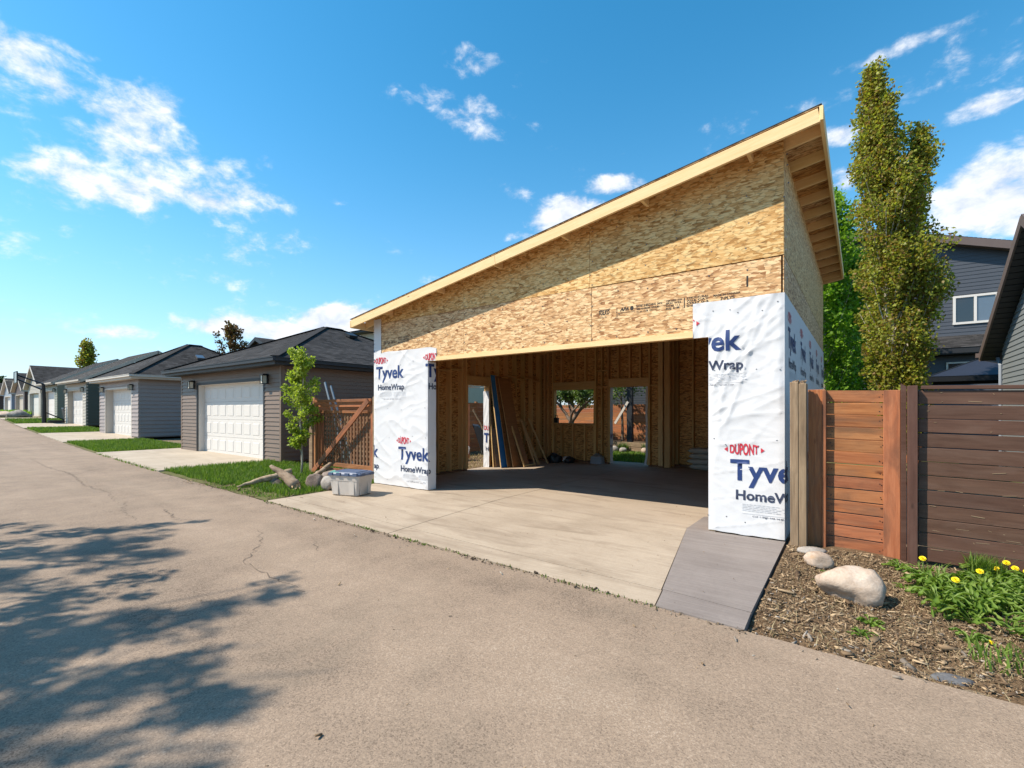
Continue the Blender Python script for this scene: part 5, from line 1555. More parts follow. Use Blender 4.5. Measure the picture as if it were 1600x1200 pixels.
for z in (GZ0 + .02, GZ0 + .15):
    board('bottom_rail', (GX0 + .08, yl + .05, z), (GX1 - .07, yl + .05, z), .09, .034, (0, -1, 0), CEDAR_LT, lg, .003)
board('brace', (GX0 - .01, yl - .062, GZ0 - .06), (GX1 - .06, yl - .062, GZ1 - .01), .12, .034, (0, -1, 0), CEDAR_LT, lg, .003)
x = GX0 + .22
while x < GX1 - .08:
    board('lattice_slat', (x, yl + .10, GZ0 + .10), (x, yl + .10, GZ1 - .26), .054, .010, (0, -1, 0), LATTICE, lg); x += .115
z = GZ0 + .18
while z < GZ1 - .30:
    board('lattice_slat', (GX0 + .18, yl + .113, z), (GX1 - .06, yl + .113, z), .042, .010, (0, -1, 0), LATTICE, lg); z += .105
for xx, lab in ((-2.53, 'weathered grey post on the hinge side of the lattice gate, behind the sapling'), (-0.12, 'weathered grey post between the lattice gate and the white wrapped wall')):
    p = root('gate_post', (xx, .16, 0), lab, 'post', 'posts of the lattice gate')
    t_ = 1.74 if xx < -1 else 1.93
    panel('timber', [(0, 0), (.13, 0), (.13, t_), (.03, t_ + (0.0 if xx < -1 else -.05)), (0, t_ - .06)], .12, FR(xx - .065, -.1, .06 + .04), GREYWOOD, p)
# aluminium ladder behind the gate
ld = root('metal_rails', (-2.7, 1.25, 0), 'pair of grey metal rails leaning on the side fence behind the lattice gate', 'metal rails')
for s in (0, 1):
    board('rail', (-2.72 + .20 * s, 1.22 + .06 * s, 0.0), (-3.72 + .18 * s, 1.22 + .06 * s, 2.26 - .1 * s), .060, .025, (0, -1, 0), ALU, ld)
for k in range(0):
    f = .90
    c = Vector((-2.72, 1.22, 0)).lerp(Vector((-3.72, 1.22, 2.22)), f)
    mb = MB(); mb.tube([c, c + Vector((.20, .06, 0))], .016, 6); mb.build('cross_piece', ALU, ld)

# ------------------------------------------------------------------ storage tote on the driveway
tt = root('storage_tote', (0.66, -0.93, 0), 'pale plastic storage tote with a blue grey lid and mint tape, on the driveway', 'storage tote')
ang = math.radians(16)
RT = Matrix.Translation((0.70, -1.03, 0)) @ Matrix.Rotation(ang, 4, 'Z')
def taper_box(mb, w0, d0, w1, d1, z0, z1, M, c=.03, inner=0.0):
    def ring(w, d_, z):
        a, b = w / 2, d_ / 2
        return [M @ Vector(p) for p in ((-a + c, -b, z), (a - c, -b, z), (a, -b + c, z), (a, b - c, z), (a - c, b, z), (-a + c, b, z), (-a, b - c, z), (-a, -b + c, z))]
    A, B = ring(w0, d0, z0), ring(w1, d1, z1)
    for i in range(8):
        mb.quad([A[i], A[(i + 1) % 8], B[(i + 1) % 8], B[i]])
    mb.quad(list(reversed(A))); mb.quad(B)
mb = MB()
TW, TD = .64, .43
taper_box(mb, TW * .86, TD * .86, TW * .90, TD * .90, 0.0, .015, RT)
taper_box(mb, TW * .88, TD * .88, TW * .97, TD * .97, .015, .27, RT)
taper_box(mb, TW * .99, TD * .99, TW * 1.02, TD * 1.02, .255, .335, RT)
taper_box(mb, TW * 1.04, TD * 1.04, TW * 1.04, TD * 1.04, .330, .350, RT)
for sx in (-.17, .17):       # raised ribs on the long face
    mb.box(RT @ Vector((sx, -TD * .468, .14)), (.10, .016, .24), RT.to_3x3())
for sy in (-.10, .10):
    mb.box(RT @ Vector((TW * .468, sy, .14)), (.016, .08, .24), RT.to_3x3())
mb.build('tub', TOTE, tt)
mb = MB()
taper_box(mb, TW * 1.08, TD * 1.09, TW * 1.08, TD * 1.09, .348, .376, RT, .04)
taper_box(mb, TW * 1.07, TD * 1.08, TW * .96, TD * .95, .376, .405, RT, .04)
taper_box(mb, TW * .80, TD * .78, TW * .78, TD * .76, .403, .415, RT, .03)
for sx in (-.26, -.09, .09, .26):
    mb.box(RT @ Vector((sx, -TD * .535, .372)), (.085, .03, .05), RT.to_3x3())
for sy in (-.12, .12):
    mb.box(RT @ Vector((TW * .53, sy, .372)), (.03, .09, .05), RT.to_3x3())
lid = mb.build('lid', TOTELID, tt)
mb = MB(); mb.box(RT @ Vector((-.24, -.10, .4072)), (.17, .085, .004), RT.to_3x3()); mb.box(RT @ Vector((-.20, -.205, .392)), (.20, .012, .028), RT.to_3x3()); mb.build('tape', MINT, lid)

# ------------------------------------------------------------------ rocks and driftwood
def rock_mesh(sx, sy, sz, seed, sub=3, cuts=7, rough=.10):
    rnd = random.Random(seed)
    bm = bmesh.new(); bmesh.ops.create_icosphere(bm, subdivisions=sub, radius=1.0)
    pl_ = []
    for _ in range(cuts):
        n = Vector((rnd.gauss(0, 1), rnd.gauss(0, 1), rnd.gauss(0, .9))).normalized()
        pl_.append((n, rnd.uniform(.58, .86)))
    for v in bm.verts:
        p = v.co.copy()
        for n, d_ in pl_:
            k = p.dot(n) - d_
            if k > 0: p -= n * k * .88
        p *= 1 + rough * noise.noise(p * 1.4 + Vector((seed, 0, 0))) + rough * .5 * noise.noise(p * 3.7 + Vector((0, seed, 0))) + rough * .2 * noise.noise(p * 9.0)
        v.co = Vector((p.x * sx, p.y * sy, p.z * sz))
    for f in bm.faces: f.smooth = True
    me = bpy.data.meshes.new('rock'); bm.to_mesh(me); bm.free()
    return me
def rock(name, c, s, seed, m, label=None, rz=0.0, sub=3, group=None, kind=None, cuts=7, cat='rock', rough=.10):
    me = rock_mesh(*s, seed, sub, cuts, rough); me.materials.append(m)
    o = mesh_obj(name, me, None, Matrix.Translation(Vector(c)) @ Matrix.Rotation(rz, 4, 'Z'), kind)
    if label: tag(o, label, cat, group)
    return o
GR = 'stones by the sapling'
rock('fieldstone', (-.42, -1.05, .10), (.19, .17, .19), 3, ROCK_BROWN, 'dark brown cracked stone between the driftwood and the tote', .4, group=GR)
rock('fieldstone', (-.62, -.60, .12), (.26, .19, .21), 5, ROCK_BROWN, 'large brown stone under the lattice gate, behind the other two stones', .1, group=GR)
rock('fieldstone', (-.10, -.95, .09), (.22, .16, .17), 8, ROCK_GREY, 'grey brown stone touching the storage tote', -.3, group=GR)
rock('fieldstone', (-1.40, -1.32, .04), (.16, .12, .11), 12, ROCK_BROWN, 'small reddish stone tucked under the driftwood log', .7, group=GR)
BR = rock('boulder', (7.95, -1.40, .06), (.25, .19, .205), 21, ROCK_PALE, 'big pale cream boulder in the mulch in front of the cedar gate', -.25, sub=4, cuts=16, cat='boulder', rough=.13)
rock('boulder', (7.70, -.74, .03), (.125, .10, .10), 25, ROCK_PALE, 'small tan stone tucked behind the big pale boulder', .2, sub=3, cat='boulder')
rock('flat_stone', (7.62, -.36, .035), (.15, .09, .035), 27, ROCK_GREY, 'flat grey stone at the foot of the weathered post', .5, sub=2, cat='stone')
rock('edge_stone', (8.46, -2.40, -.10), (.11, .06, .05), 31, ROCK_DARK, 'grey stone sunk in the mulch at the alley edge', .4, sub=3, cat='stone')
def log(name, pts, rad, label, seed, seg=12):
    mb = MB(); rnd = random.Random(seed)
    P = []; Rr = []
    n = 14
    for i in range(n):
        t = i / (n - 1) * (len(pts) - 1); k = min(int(t), len(pts) - 2); f = t - k
        p = Vector(pts[k]).lerp(Vector(pts[k + 1]), f)
        P.append(p + Vector((rnd.uniform(-.012, .012), rnd.uniform(-.012, .012), rnd.uniform(-.008, .008))))
        Rr.append((rad[k] * (1 - f) + rad[k + 1] * f) * rnd.uniform(.88, 1.12))
    mb.tube(P, Rr, seg)
    for i, v in enumerate(mb.v):
        vv = Vector(v); k = noise.noise(vv * 9 + Vector((seed, 0, 0)))
        vv += Vector((nz(v[0] * 20, v[1] * 20, v[2] * 20), nz(v[1] * 20, v[2] * 20, 3), nz(v[2] * 20, v[0] * 20, 6))) * .012
        mb.v[i] = tuple(vv)
    r = mb.build(name, DRIFT, None, origin=pts[0], smooth=True)
    return tag(r, label, 'log', 'driftwood by the sapling')
log('driftwood_log', [(-1.62, -1.95, .02), (-1.50, -1.50, .12), (-1.35, -1.02, .24)], [.015, .06, .065], 'long grey driftwood log lying to the left, with a pointed end on the grass', 3)
lg2 = log('driftwood_log', [(-1.02, -1.62, .44), (-.78, -1.52, .30), (-.36, -1.46, .09)], [.028, .075, .105], 'thick broken driftwood log with a jagged pale end, leaning to the upper left', 6, 14)
mb = MB(); rnd = random.Random(3)
for k in range(9):
    a = Vector((-.38 + rnd.uniform(-.06, .05), -1.46 + rnd.uniform(-.06, .06), .09 + rnd.uniform(-.06, .06)))
    mb.tube([a, a + Vector((.05 + rnd.random() * .10, -.03 - rnd.random() * .03, -.03 - rnd.random() * .03))], [.03, .006], 6)
mb.build('splinter', CUTWOOD, lg2, kind='stuff')
log('driftwood_log', [(-1.05, -.85, .03), (-1.25, -.45, .16), (-1.45, -.05, .30)], [.05, .055, .045], 'short driftwood stick leaning against the lattice gate', 9)

# ------------------------------------------------------------------ trees
def leaf_cloud(centers, radii, counts, size, rng, flat=0.0, droop=0.0, stretch=1.0):
    C_ = np.repeat(np.asarray(centers), counts, axis=0)
    R_ = np.repeat(np.asarray(radii), counts)[:, None]
    n = len(C_)
    d_ = rng.normal(size=(n, 3)); d_ /= np.linalg.norm(d_, axis=1, keepdims=True)
    r_ = rng.random((n, 1)) ** (1 / 2.4)
    off = d_ * r_ * R_; off[:, 2] *= stretch
    P = C_ + off
    t = rng.normal(size=(n, 3)); t[:, 2] = t[:, 2] * (1 - flat) - droop; t /= np.linalg.norm(t, axis=1, keepdims=True)
    q = rng.normal(size=(n, 3)); s = np.cross(t, q); s /= np.linalg.norm(s, axis=1, keepdims=True)
    nn = np.cross(t, s)
    sz = size * (0.65 + 0.7 * rng.random((n, 1)))
    base = P; tip = P + t * sz; mid = P + t * sz * .45
    lft = mid + s * sz * .40 + nn * sz * .10; rgt = mid - s * sz * .40 + nn * sz * .10
    V = np.stack([base, lft, tip, rgt], axis=1).reshape(-1, 3)
    k = np.arange(n)[:, None] * 4
    F = np.concatenate([k + np.array([[0, 1, 2]]), k + np.array([[0, 2, 3]])], axis=1).reshape(-1, 3)
    return V, F
def tree(name, base, hgt, label, leafm, barkm, rng, width=1.0, crown0=.1, nlimb=60, leaves=20000, leaf=.07, trunk_r=.10, columnar=True, group=None, lean=(0, 0), clump=.28, trunks=1, spread=None, stretch=1.0, keep=None, gaps=0.0):
    b = Vector(base)
    r = root(name, b, label, 'tree', group)
    rn = random.Random(int(abs(b.x * 100) + abs(b.y * 10)))
    tb = MB()
    cen = []; rad = []
    for tk in range(trunks):
        ta = tk * 2 * math.pi / max(trunks, 1) + 3.5
        sp = (spread or 0) * (1 if trunks > 1 else 0)
        th = hgt * (1 if tk == 0 else rn.uniform(.72, .9))
        tp = []
        for i in range(9):
            f = i / 8
            tp.append(b + Vector((lean[0] * f + math.cos(ta) * sp * f ** .8 + .03 * math.sin(f * 5 + tk), lean[1] * f + math.sin(ta) * sp * f ** .8 + .05 * math.cos(f * 5 + tk), th * f * .97)))
        tb.tube(tp, [trunk_r * (1 - .92 * i / 8) * (1 if tk == 0 else .7) + .006 for i in range(9)], 8)
        nl = nlimb if tk == 0 else nlimb // 2
        for k in range(nl):
            f = crown0 + (1 - crown0) * (k + rn.random()) / nl
            i = min(int(f * 8), 7)
            p0 = tp[i].lerp(tp[i + 1], f * 8 - i)
            a = rn.random() * 2 * math.pi
            prof = math.sin(math.pi * min(1, max(.04, (f - crown0) / (1 - crown0))) ** .72) ** .8 if columnar else math.sin(math.pi * min(1, max(.06, (f - crown0) / (1 - crown0))) ** .62) ** .6
            ln = width * max(.16, prof) * rn.uniform(.65, 1.08)
            rise = rn.uniform(1.5, 3.0) if columnar else rn.uniform(.3, 1.0)
            dr = Vector((math.cos(a), math.sin(a), 0))
            p1 = p0 + dr * ln * .55 + Vector((0, 0, ln * rise * .4))
            p2 = p0 + dr * ln + Vector((0, 0, ln * rise * .9))
            if p2.z > b.z + hgt: p2.z = b.z + hgt - rn.random() * .1
            tb.tube([p0, p1, p2], [max(.008, trunk_r * .30 * (1 - f * .7)), .012, .005], 5, False)
            for t_ in (.35, .62, .85, 1.0):
                if rn.random() < gaps: continue
                q = p0.lerp(p1, t_ * 2) if t_ < .5 else p1.lerp(p2, t_ * 2 - 1)
                q = q + Vector((rn.gauss(0, .06), rn.gauss(0, .06), rn.gauss(0, .08)))
                if keep and not keep(q): continue
                cen.append(tuple(q)); rad.append(clump * rn.uniform(.6, 1.25))
    tb.build('trunk', barkm, r, smooth=True)
    w_ = np.array(rad) ** 2 * rng.uniform(.45, 1.5, len(rad))
    cnt = np.maximum(1, (leaves * w_ / w_.sum()).astype(int))
    V, F = leaf_cloud(cen, rad, cnt, leaf, rng, stretch=stretch)
    np_mesh('crown', V, F, leafm, r, origin=b)
    return r
rng = np.random.default_rng(3)
tree('poplar_tree', (8.86, 10.55, -.1), 11.15, 'tall narrow bronze green poplar rising behind the new garage', LEAF_POPLAR, BARK_PALE, rng, .76, .05, 140, 60000, .080, .16, True, clump=.25, trunks=2, spread=.52, stretch=1.35, gaps=.15)
tree('leafy_tree', (6.9, 14.6, -.1), 9.2, 'bright green leafy tree between the garage eave and the tall poplar', LEAF_BRIGHT, BARK_PALE, rng, 1.5, .05, 70, 26000, .12, .13, True, clump=.42, stretch=1.1)
tree('leafy_tree', (7.75, 16.6, -.1), 7.6, 'lower bright green tree filling the gap left of the tall poplar', LEAF_BRIGHT, BARK_PALE, rng, 1.3, .05, 50, 16000, .12, .10, True, clump=.40)
tree('columnar_tree', (-70.8, 10.3, 1), 9.3, 'small columnar tree on the horizon above the far left garages', LEAF_POPLAR, BARK_BROWN, rng, .8, .05, 50, 5000, .28, .12, True, clump=.5)
tree('bronze_tree', (-34.8, 12.0, .4), 8.1, 'reddish bronze tree poking up behind the black hip roof', LEAF_RED, BARK_BROWN, rng, 1.35, .35, 34, 2600, .20, .11, True, clump=.30, gaps=.25)
for k, (x, y, hh) in enumerate(((-150, 6, 6.5), (-158, 12, 8), (-166, 3, 7), (-180, 10, 9))):
    tree('far_tree', (x, y, 1.1), hh, ('round green tree at the end of the alley', 'taller green tree at the end of the alley behind the last roofs', 'low green tree where the alley meets the sky', 'farthest green tree beyond the last garage')[k], LEAF_DARK, BARK_BROWN, rng, 3.2, .2, 26, 2600, .5, .2, False, 'trees at the end of the alley', clump=1.0)
# sapling
sp = root('sapling', (-2.42, -.22, 0), 'young lime green sapling with a thin pale trunk on the grass beside the brown garage', 'sapling')
rn = random.Random(14)
tb = MB(); cen = []; rad = []
tp = [Vector((-2.40 + .05 * math.sin(i * .9) + .02 * i * .4, -.22 + .02 * math.cos(i), 2.78 * i / 10)) for i in range(11)]
tb.tube(tp, [.024 * (1 - .075 * i) + .004 for i in range(11)], 8)
tb.tube([tp[1] + Vector((0, 0, .2)), Vector((-2.62, -.2, .75)), Vector((-2.66, -.18, 1.15))], [.013, .009, .004], 6)
for k in range(46):
    f = .22 + .78 * (k + rn.random()) / 46
    i = min(int(f * 10), 9); p0 = tp[i].lerp(tp[i + 1], f * 10 - i)
    a = rn.random() * 6.28
    prof = .50 if .38 < f < .62 else (.36 if f < .8 else .33)
    if f < .38: prof = .24
    ln = prof * rn.uniform(.55, 1.25)
    p2 = p0 + Vector((math.cos(a) * ln, math.sin(a) * ln * .8, ln * rn.uniform(.1, .75)))
    if f > .86 and rn.random() < .5: p2 = p0 + Vector((rn.choice((-1, 1)) * ln * 1.15, 0, ln * .25))
    tb.tube([p0, p0.lerp(p2, .5) + Vector((0, 0, .04)), p2], [.007, .005, .002], 5, False)
    for t_ in (.3, .6, .85, 1.0):
        cen.append(tuple(p0.lerp(p2, t_))); rad.append(.10 * rn.uniform(.7, 1.2))
tb.build('trunk', BARK_PALE, sp, smooth=True)
V, F = leaf_cloud(cen, rad, np.full(len(cen), 34), .055, rng, droop=.3)
np_mesh('crown', V, F, LEAF_SAP, sp, origin=(-2.42, -.22, 0))
# trees across the alley, out of frame, whose shade reaches the road
tree('shade_tree', (-3.4, -9.35, -.05), 8.2, 'leafy tree across the alley, left of the two that shade the road', LEAF_DARK, BARK_BROWN, rng, 2.2, .28, 60, 8500, .085, .12, False, 'shade trees across the alley', clump=.19, gaps=.46)
tree('shade_tree', (0.1, -10.3, -.1), 8.0, 'leafy tree across the alley, right of the two that shade the road', LEAF_DARK, BARK_BROWN, rng, 3.0, .20, 90, 15000, .085, .12, False, 'shade trees across the alley', clump=.20, gaps=.42)

# ------------------------------------------------------------------ ground cover
def blades(name, n, area, zf, hmin, hmax, m, rng, width=.006, kind='stuff', mask=None, lay=0.5):
    (x0, x1, y0, y1) = area
    P = np.stack([rng.uniform(x0, x1, n), rng.uniform(y0, y1, n)], axis=1)
    if mask is not None:
        P = P[[mask(x, y) for x, y in P]]
    n = len(P)
    z = np.array([zf(x, y) for x, y in P])
    a = rng.uniform(0, 2 * np.pi, n); hh = rng.uniform(hmin, hmax, n); ln = rng.uniform(0, lay, n) * hh
    w = width * rng.uniform(.6, 1.3, n)
    b = np.stack([P[:, 0], P[:, 1], z], axis=1)
    sx = np.stack([-np.sin(a) * w, np.cos(a) * w, np.zeros(n)], axis=1)
    m1 = b + np.stack([np.cos(a) * ln * .3, np.sin(a) * ln * .3, hh * .6], axis=1)
    tip = b + np.stack([np.cos(a) * ln, np.sin(a) * ln, hh], axis=1)
    V = np.stack([b - sx, b + sx, m1 + sx * .8, m1 - sx * .8, tip], axis=1).reshape(-1, 3)
    k = np.arange(n)[:, None] * 5
    F = np.concatenate([k + np.array([[0, 1, 2]]), k + np.array([[0, 2, 3]]), k + np.array([[3, 2, 4]])], axis=1).reshape(-1, 3)
    return np_mesh(name, V, F, m, None, kind=kind)
zl = lambda x, y: h(x) - .012
def mverge(x, y):
    # lawn edge towards the alley is worn and ragged
    return y > road_edge(x) + .05 + .09 * (1 + nz(x * 1.4, 2)) * (1.0 if x < -2.2 else 3.2) and nz(x * 2.3, y * 2.3, 6) > -.45
blades('grass', 30000, (-5.9, .02, -2.3, .9), zl, .05, .13, GRASS, rng, .006, mask=lambda x, y: mverge(x, y) and not (-2.4 < x < 0 and y > .1 and nz(x * 3, y * 3) < 0))
blades('grass', 16000, (-19.2, -12.95, -2.0, 1.5), zl, .05, .12, GRASS, rng, .009, mask=lambda x, y: y > road_edge(x) + .12)
blades('grass', 9000, (-32.7, -26.7, -1.4, 2.3), zl, .06, .13, GRASS, rng, .014, mask=lambda x, y: y > road_edge(x) + .15)
blades('grass', 8000, (-45.9, -38.5, -1.0, 3.1), zl, .06, .15, GRASS, rng, .02, mask=lambda x, y: y > road_edge(x) + .15)
blades('grass', 9000, (0.5, 5.5, 7.0, 10.0), lambda x, y: -.02, .05, .12, GRASS, rng, .010)
blades('grass', 5200, (-2.6, .02, -2.15, .1), zl, .02, .06, GRASS, rng, .006, mask=lambda x, y: nz(x * 2.6, y * 2.6, 16) > -.15)
# tufts along the driveway edge and in the joints
blades('edge_weeds', 6500, (.0, 6.8, -2.75, -2.1), lambda x, y: -.03, .012, .042, GRASS, rng, .006, mask=lambda x, y: abs(y - road_edge(x) + .01) < .026 + .02 * nz(x * 3, 1) and nz(x * 1.9, 4) > -.12)
blades('edge_weeds', 5000, (.0, 7.4, -2.8, -2.1), lambda x, y: -.03, .008, .025, DRYGRASS, rng, .006, mask=lambda x, y: abs(y - road_edge(x)) < .03)
blades('edge_weeds', 1500, (-12.9, -5.9, -2.0, -1.5), lambda x, y: h(x) - .02, .02, .07, GRASS, rng, .008, mask=lambda x, y: abs(y - road_edge(x)) < .06 and nz(x * 1.3, 4) > -.1)
# dirt strip and mulch bed
grid_sheet('mulch_bed', list(np.arange(7.385, 13.0, .06)), list(np.arange(-2.66, .55, .06)), gnd_r, SOIL, kind='structure')
def chips(name, n, area, zf, smin, smax, m, rng, mask=None, flat=.35, thick=.18):
    (x0, x1, y0, y1) = area
    P = np.stack([rng.uniform(x0, x1, n), rng.uniform(y0, y1, n)], axis=1)
    if mask is not None: P = P[[mask(x, y) for x, y in P]]
    n = len(P)
    z = np.array([zf(x, y) for x, y in P]) + rng.uniform(0, .02, n)
    a = rng.uniform(0, 2 * np.pi, n); el_ = rng.normal(0, flat, n)
    ln = rng.uniform(smin, smax, n) * (1 + 1.5 * (rng.random(n) > .93)); w = ln * rng.uniform(.12, .34, n); t = ln * rng.uniform(.05, thick, n)
    ux = np.stack([np.cos(a) * np.cos(el_), np.sin(a) * np.cos(el_), np.sin(el_)], axis=1)
    uy = np.stack([-np.sin(a), np.cos(a), rng.normal(0, .3, n)], axis=1); uy /= np.linalg.norm(uy, axis=1, keepdims=True)
    uz = np.cross(ux, uy)
    c = np.stack([P[:, 0], P[:, 1], z], axis=1)
    X, Y, Z = ux * ln[:, None] / 2, uy * w[:, None] / 2, uz * t[:, None] / 2
    V = np.stack([c - X - Y * .7 - Z, c + X - Y - Z, c + X * .9 + Y - Z, c - X * .95 + Y - Z, c - X - Y * .6 + Z, c + X * .95 - Y + Z, c + X + Y * .8 + Z, c - X + Y + Z], axis=1).reshape(-1, 3)
    q = np.array([[0, 3, 2, 1], [4, 5, 6, 7], [0, 1, 5, 4], [1, 2, 6, 5], [2, 3, 7, 6], [3, 0, 4, 7]])
    F = (np.arange(n)[:, None, None] * 8 + q[None]).reshape(-1, 4)
    return np_mesh(name, V, F, m, None, kind='stuff')
def in_bed(x, y):
    return y > -2.62 + .10 * nz(x * 2, 3) and rng.random() < (1.0 if y > -2.2 else .55)
chips('mulch_chips', 62000, (7.40, 11.6, -2.62, -.12), gnd_r, .007, .026, CHIPS, rng, in_bed)
chips('mulch_chips', 900, (7.40, 11.6, -2.62, -.12), gnd_r, .04, .09, CHIPS, rng, in_bed, .2, .1)
chips('dry_debris', 900, (-3.6, .05, -2.25, -1.0), lambda x, y: h(x) - .01, .012, .04, CHIPS, rng, lambda x, y: y < road_edge(x) + .75 + .3 * nz(x * 2, 1))
chips('pebbles', 900, (-6, 8.4, -3.1, -2.1), lambda x, y: road_z(x, y) + .002, .006, .020, PEBBLES, rng, lambda x, y: -.50 < y - road_edge(x) < -.01 and rng.random() < math.exp(-abs(y - road_edge(x)) * 7), .3, .6)
chips('pebbles', 500, (7.4, 10.5, -2.7, -1.5), lambda x, y: gnd_r(x, y) - .004, .010, .035, PEBBLES, rng, None, .3, .7)
blades('dry_stems', 2200, (7.5, 10.4, -2.55, -.2), gnd_r, .01, .05, DRYGRASS, rng, .003, lay=4.0)
chips('edge_dirt', 5200, (.0, 7.42, -2.80, -2.15), lambda x, y: -.026, .006, .018, EDGE_DIRT, rng, lambda x, y: -.075 + .03 * nz(x * 2.7, 2) < y - road_edge(x) < .012, .3, .6)
chips('driveway_litter', 260, (.2, 7.2, -2.4, 1.2), lambda x, y: .001, .006, .020, CHIPS, rng, lambda x, y: rng.random() < .25 + .75 * (y < -1.2 or x > 5.9))
chips('road_litter', 420, (-9, 8.4, -6.0, -2.5), lambda x, y: road_z(x, y) + .001, .005, .016, CHIPS, rng, lambda x, y: y < road_edge(x) and rng.random() < .6)
# dandelion plants: rosettes of toothed leaves
def rosette_mesh(seed, n, rmax, zmax):
    rn = random.Random(seed)
    V = []; F = []
    for k in range(n):
        a = rn.random() * 6.283; ln = rmax * rn.uniform(.55, 1.1); up = zmax * rn.uniform(.35, 1.0); w = .013 * rn.uniform(.7, 1.4)
        dx_, dy_ = math.cos(a), math.sin(a)
        segs = 9
        base = len(V)
        for i in range(segs + 1):
            f = i / segs
            r_ = ln * f; z = up * math.sin(min(1.0, f * 1.15) * 2.1) * (1 if f < .8 else .93)
            ww = w * (.25 + .95 * f ** .8) * (1 if i % 2 == 0 else .28) if f < 1 else .001
            V.append((dx_ * r_ - dy_ * ww, dy_ * r_ + dx_ * ww, z + .006)); V.append((dx_ * r_, dy_ * r_, z - .004)); V.append((dx_ * r_ + dy_ * ww, dy_ * r_ - dx_ * ww, z + .006))
        for i in range(segs):
            b = base + 3 * i
            F += [(b, b + 1, b + 4, b + 3), (b + 1, b + 2, b + 5, b + 4)]
    me = bpy.data.meshes.new('rosette'); me.from_pydata(V, [], F); me.materials.append(WEED)
    return me
ROS = [rosette_mesh(s, 22, .19, .13) for s in range(4)] + [rosette_mesh(9 + s, 16, .12, .06) for s in range(2)]
def weed_field():
    rn = random.Random(2)
    pos = []
    for _ in range(900):
        x, y = rn.uniform(8.45, 10.3), rn.uniform(-2.05, -.25)
        d1 = ((x - 8.72) / .42) ** 2 + ((y + .98) / .50) ** 2
        d2 = ((x - 9.35) / .62) ** 2 + ((y + .45) / .26) ** 2
        d3 = ((x - 9.55) / .70) ** 2 + ((y + 1.45) / .38) ** 2
        d4 = ((x - 8.62) / .14) ** 2 + ((y + .34) / .10) ** 2
        p_ = max(math.exp(-d1), math.exp(-d2), math.exp(-d3), math.exp(-d4))
        if rn.random() < p_ * .62 - .20: pos.append((x, y, 0))
    for _ in range(8):
        pos.append((rn.uniform(7.5, 8.9), rn.uniform(-2.3, -.35), 1))
    V = []; F = []; n0 = 0
    for x, y, small in pos:
        me = ROS[rn.randrange(4) if not small else 4 + rn.randrange(2)]
        s = rn.uniform(.75, 1.25); a = rn.random() * 6.28; z0 = gnd_r(x, y) - .005
        co = np.array([v.co[:] for v in me.vertices]); c, s_ = math.cos(a) * s, math.sin(a) * s
        P = np.stack([co[:, 0] * c - co[:, 1] * s_ + x, co[:, 0] * s_ + co[:, 1] * c + y, co[:, 2] * s * rn.uniform(.8, 1.25) + z0], axis=1)
        V.append(P); F.append(np.array([p.vertices[:] for p in me.polygons]) + n0); n0 += len(P)
    np_mesh('weeds', np.concatenate(V), np.concatenate(F), WEED, None, kind='stuff')
weed_field()
blades('grass_tuft', 420, (8.82, 9.02, -.33, -.18), gnd_r, .12, .24, GRASS, rng, .005, lay=.7)
blades('weed_blades', 2600, (8.45, 10.3, -2.2, -.25), gnd_r, .04, .13, WEED, rng, .006, mask=lambda x, y: nz(x * 2.2, y * 2.2, 9) > .05, lay=1.2)
def dandelion(x, y, hgt, label, s=1.0):
    z0 = gnd_r(x, y)
    r = root('dandelion', (x, y, z0), label, 'flower', 'yellow dandelions by the brown fence')
    mb = MB(); mb.tube([(x, y, z0), (x + .006, y, z0 + hgt * .5), (x, y - .004, z0 + hgt)], .0028, 6); mb.build('stem', STEMG, r)
    mb = MB(); rn = random.Random(int(x * 997))
    c = Vector((x, y - .004, z0 + hgt))
    for ring, (n, el_, ln) in enumerate(((16, .15, .024), (14, .55, .021), (10, 1.0, .016), (6, 1.35, .011))):
        for k in range(n):
            a = 6.283 * (k + .5 * (ring % 2)) / n + rn.uniform(-.1, .1)
            dd = Vector((math.cos(a) * math.cos(el_), math.sin(a) * math.cos(el_), math.sin(el_))); sd = Vector((-math.sin(a), math.cos(a), 0)) * .0042 * s
            TL = Matrix.Rotation(.65, 3, 'X'); dd = TL @ dd; sd = TL @ sd
            p1 = c + dd * ln * s
            mb.quad([c - sd * .5, c + sd * .5, p1 + sd, p1 - sd])
    mb.build('flower_head', YELLOW, r)
for x, y, hh, lab in ((8.47, -.62, .20, 'dandelion flower nearest the brown end post, left of the spiky weeds'), (8.84, -.58, .16, 'dandelion flower low in front of the spiky weeds'),
                      (8.62, -1.16, .22, 'large dandelion flower alone in the middle of the weed patch'), (8.985, -.30, .13, 'leftmost and lowest of the five dandelions against the brown fence'),
                      (9.05, -.28, .19, 'tallest of the five dandelions against the brown fence'), (9.10, -.29, .155, 'middle one of the five dandelions against the brown fence'),
                      (9.17, -.30, .14, 'fourth from the left of the five dandelions against the brown fence'), (9.23, -.30, .125, 'rightmost of the five dandelions against the brown fence'),
                      (8.72, -1.75, .03, 'tiny yellow bloom low in the mulch under the weed patch')):
    dandelion(x, y, hh, lab, 1.05 if hh > .05 else .6)

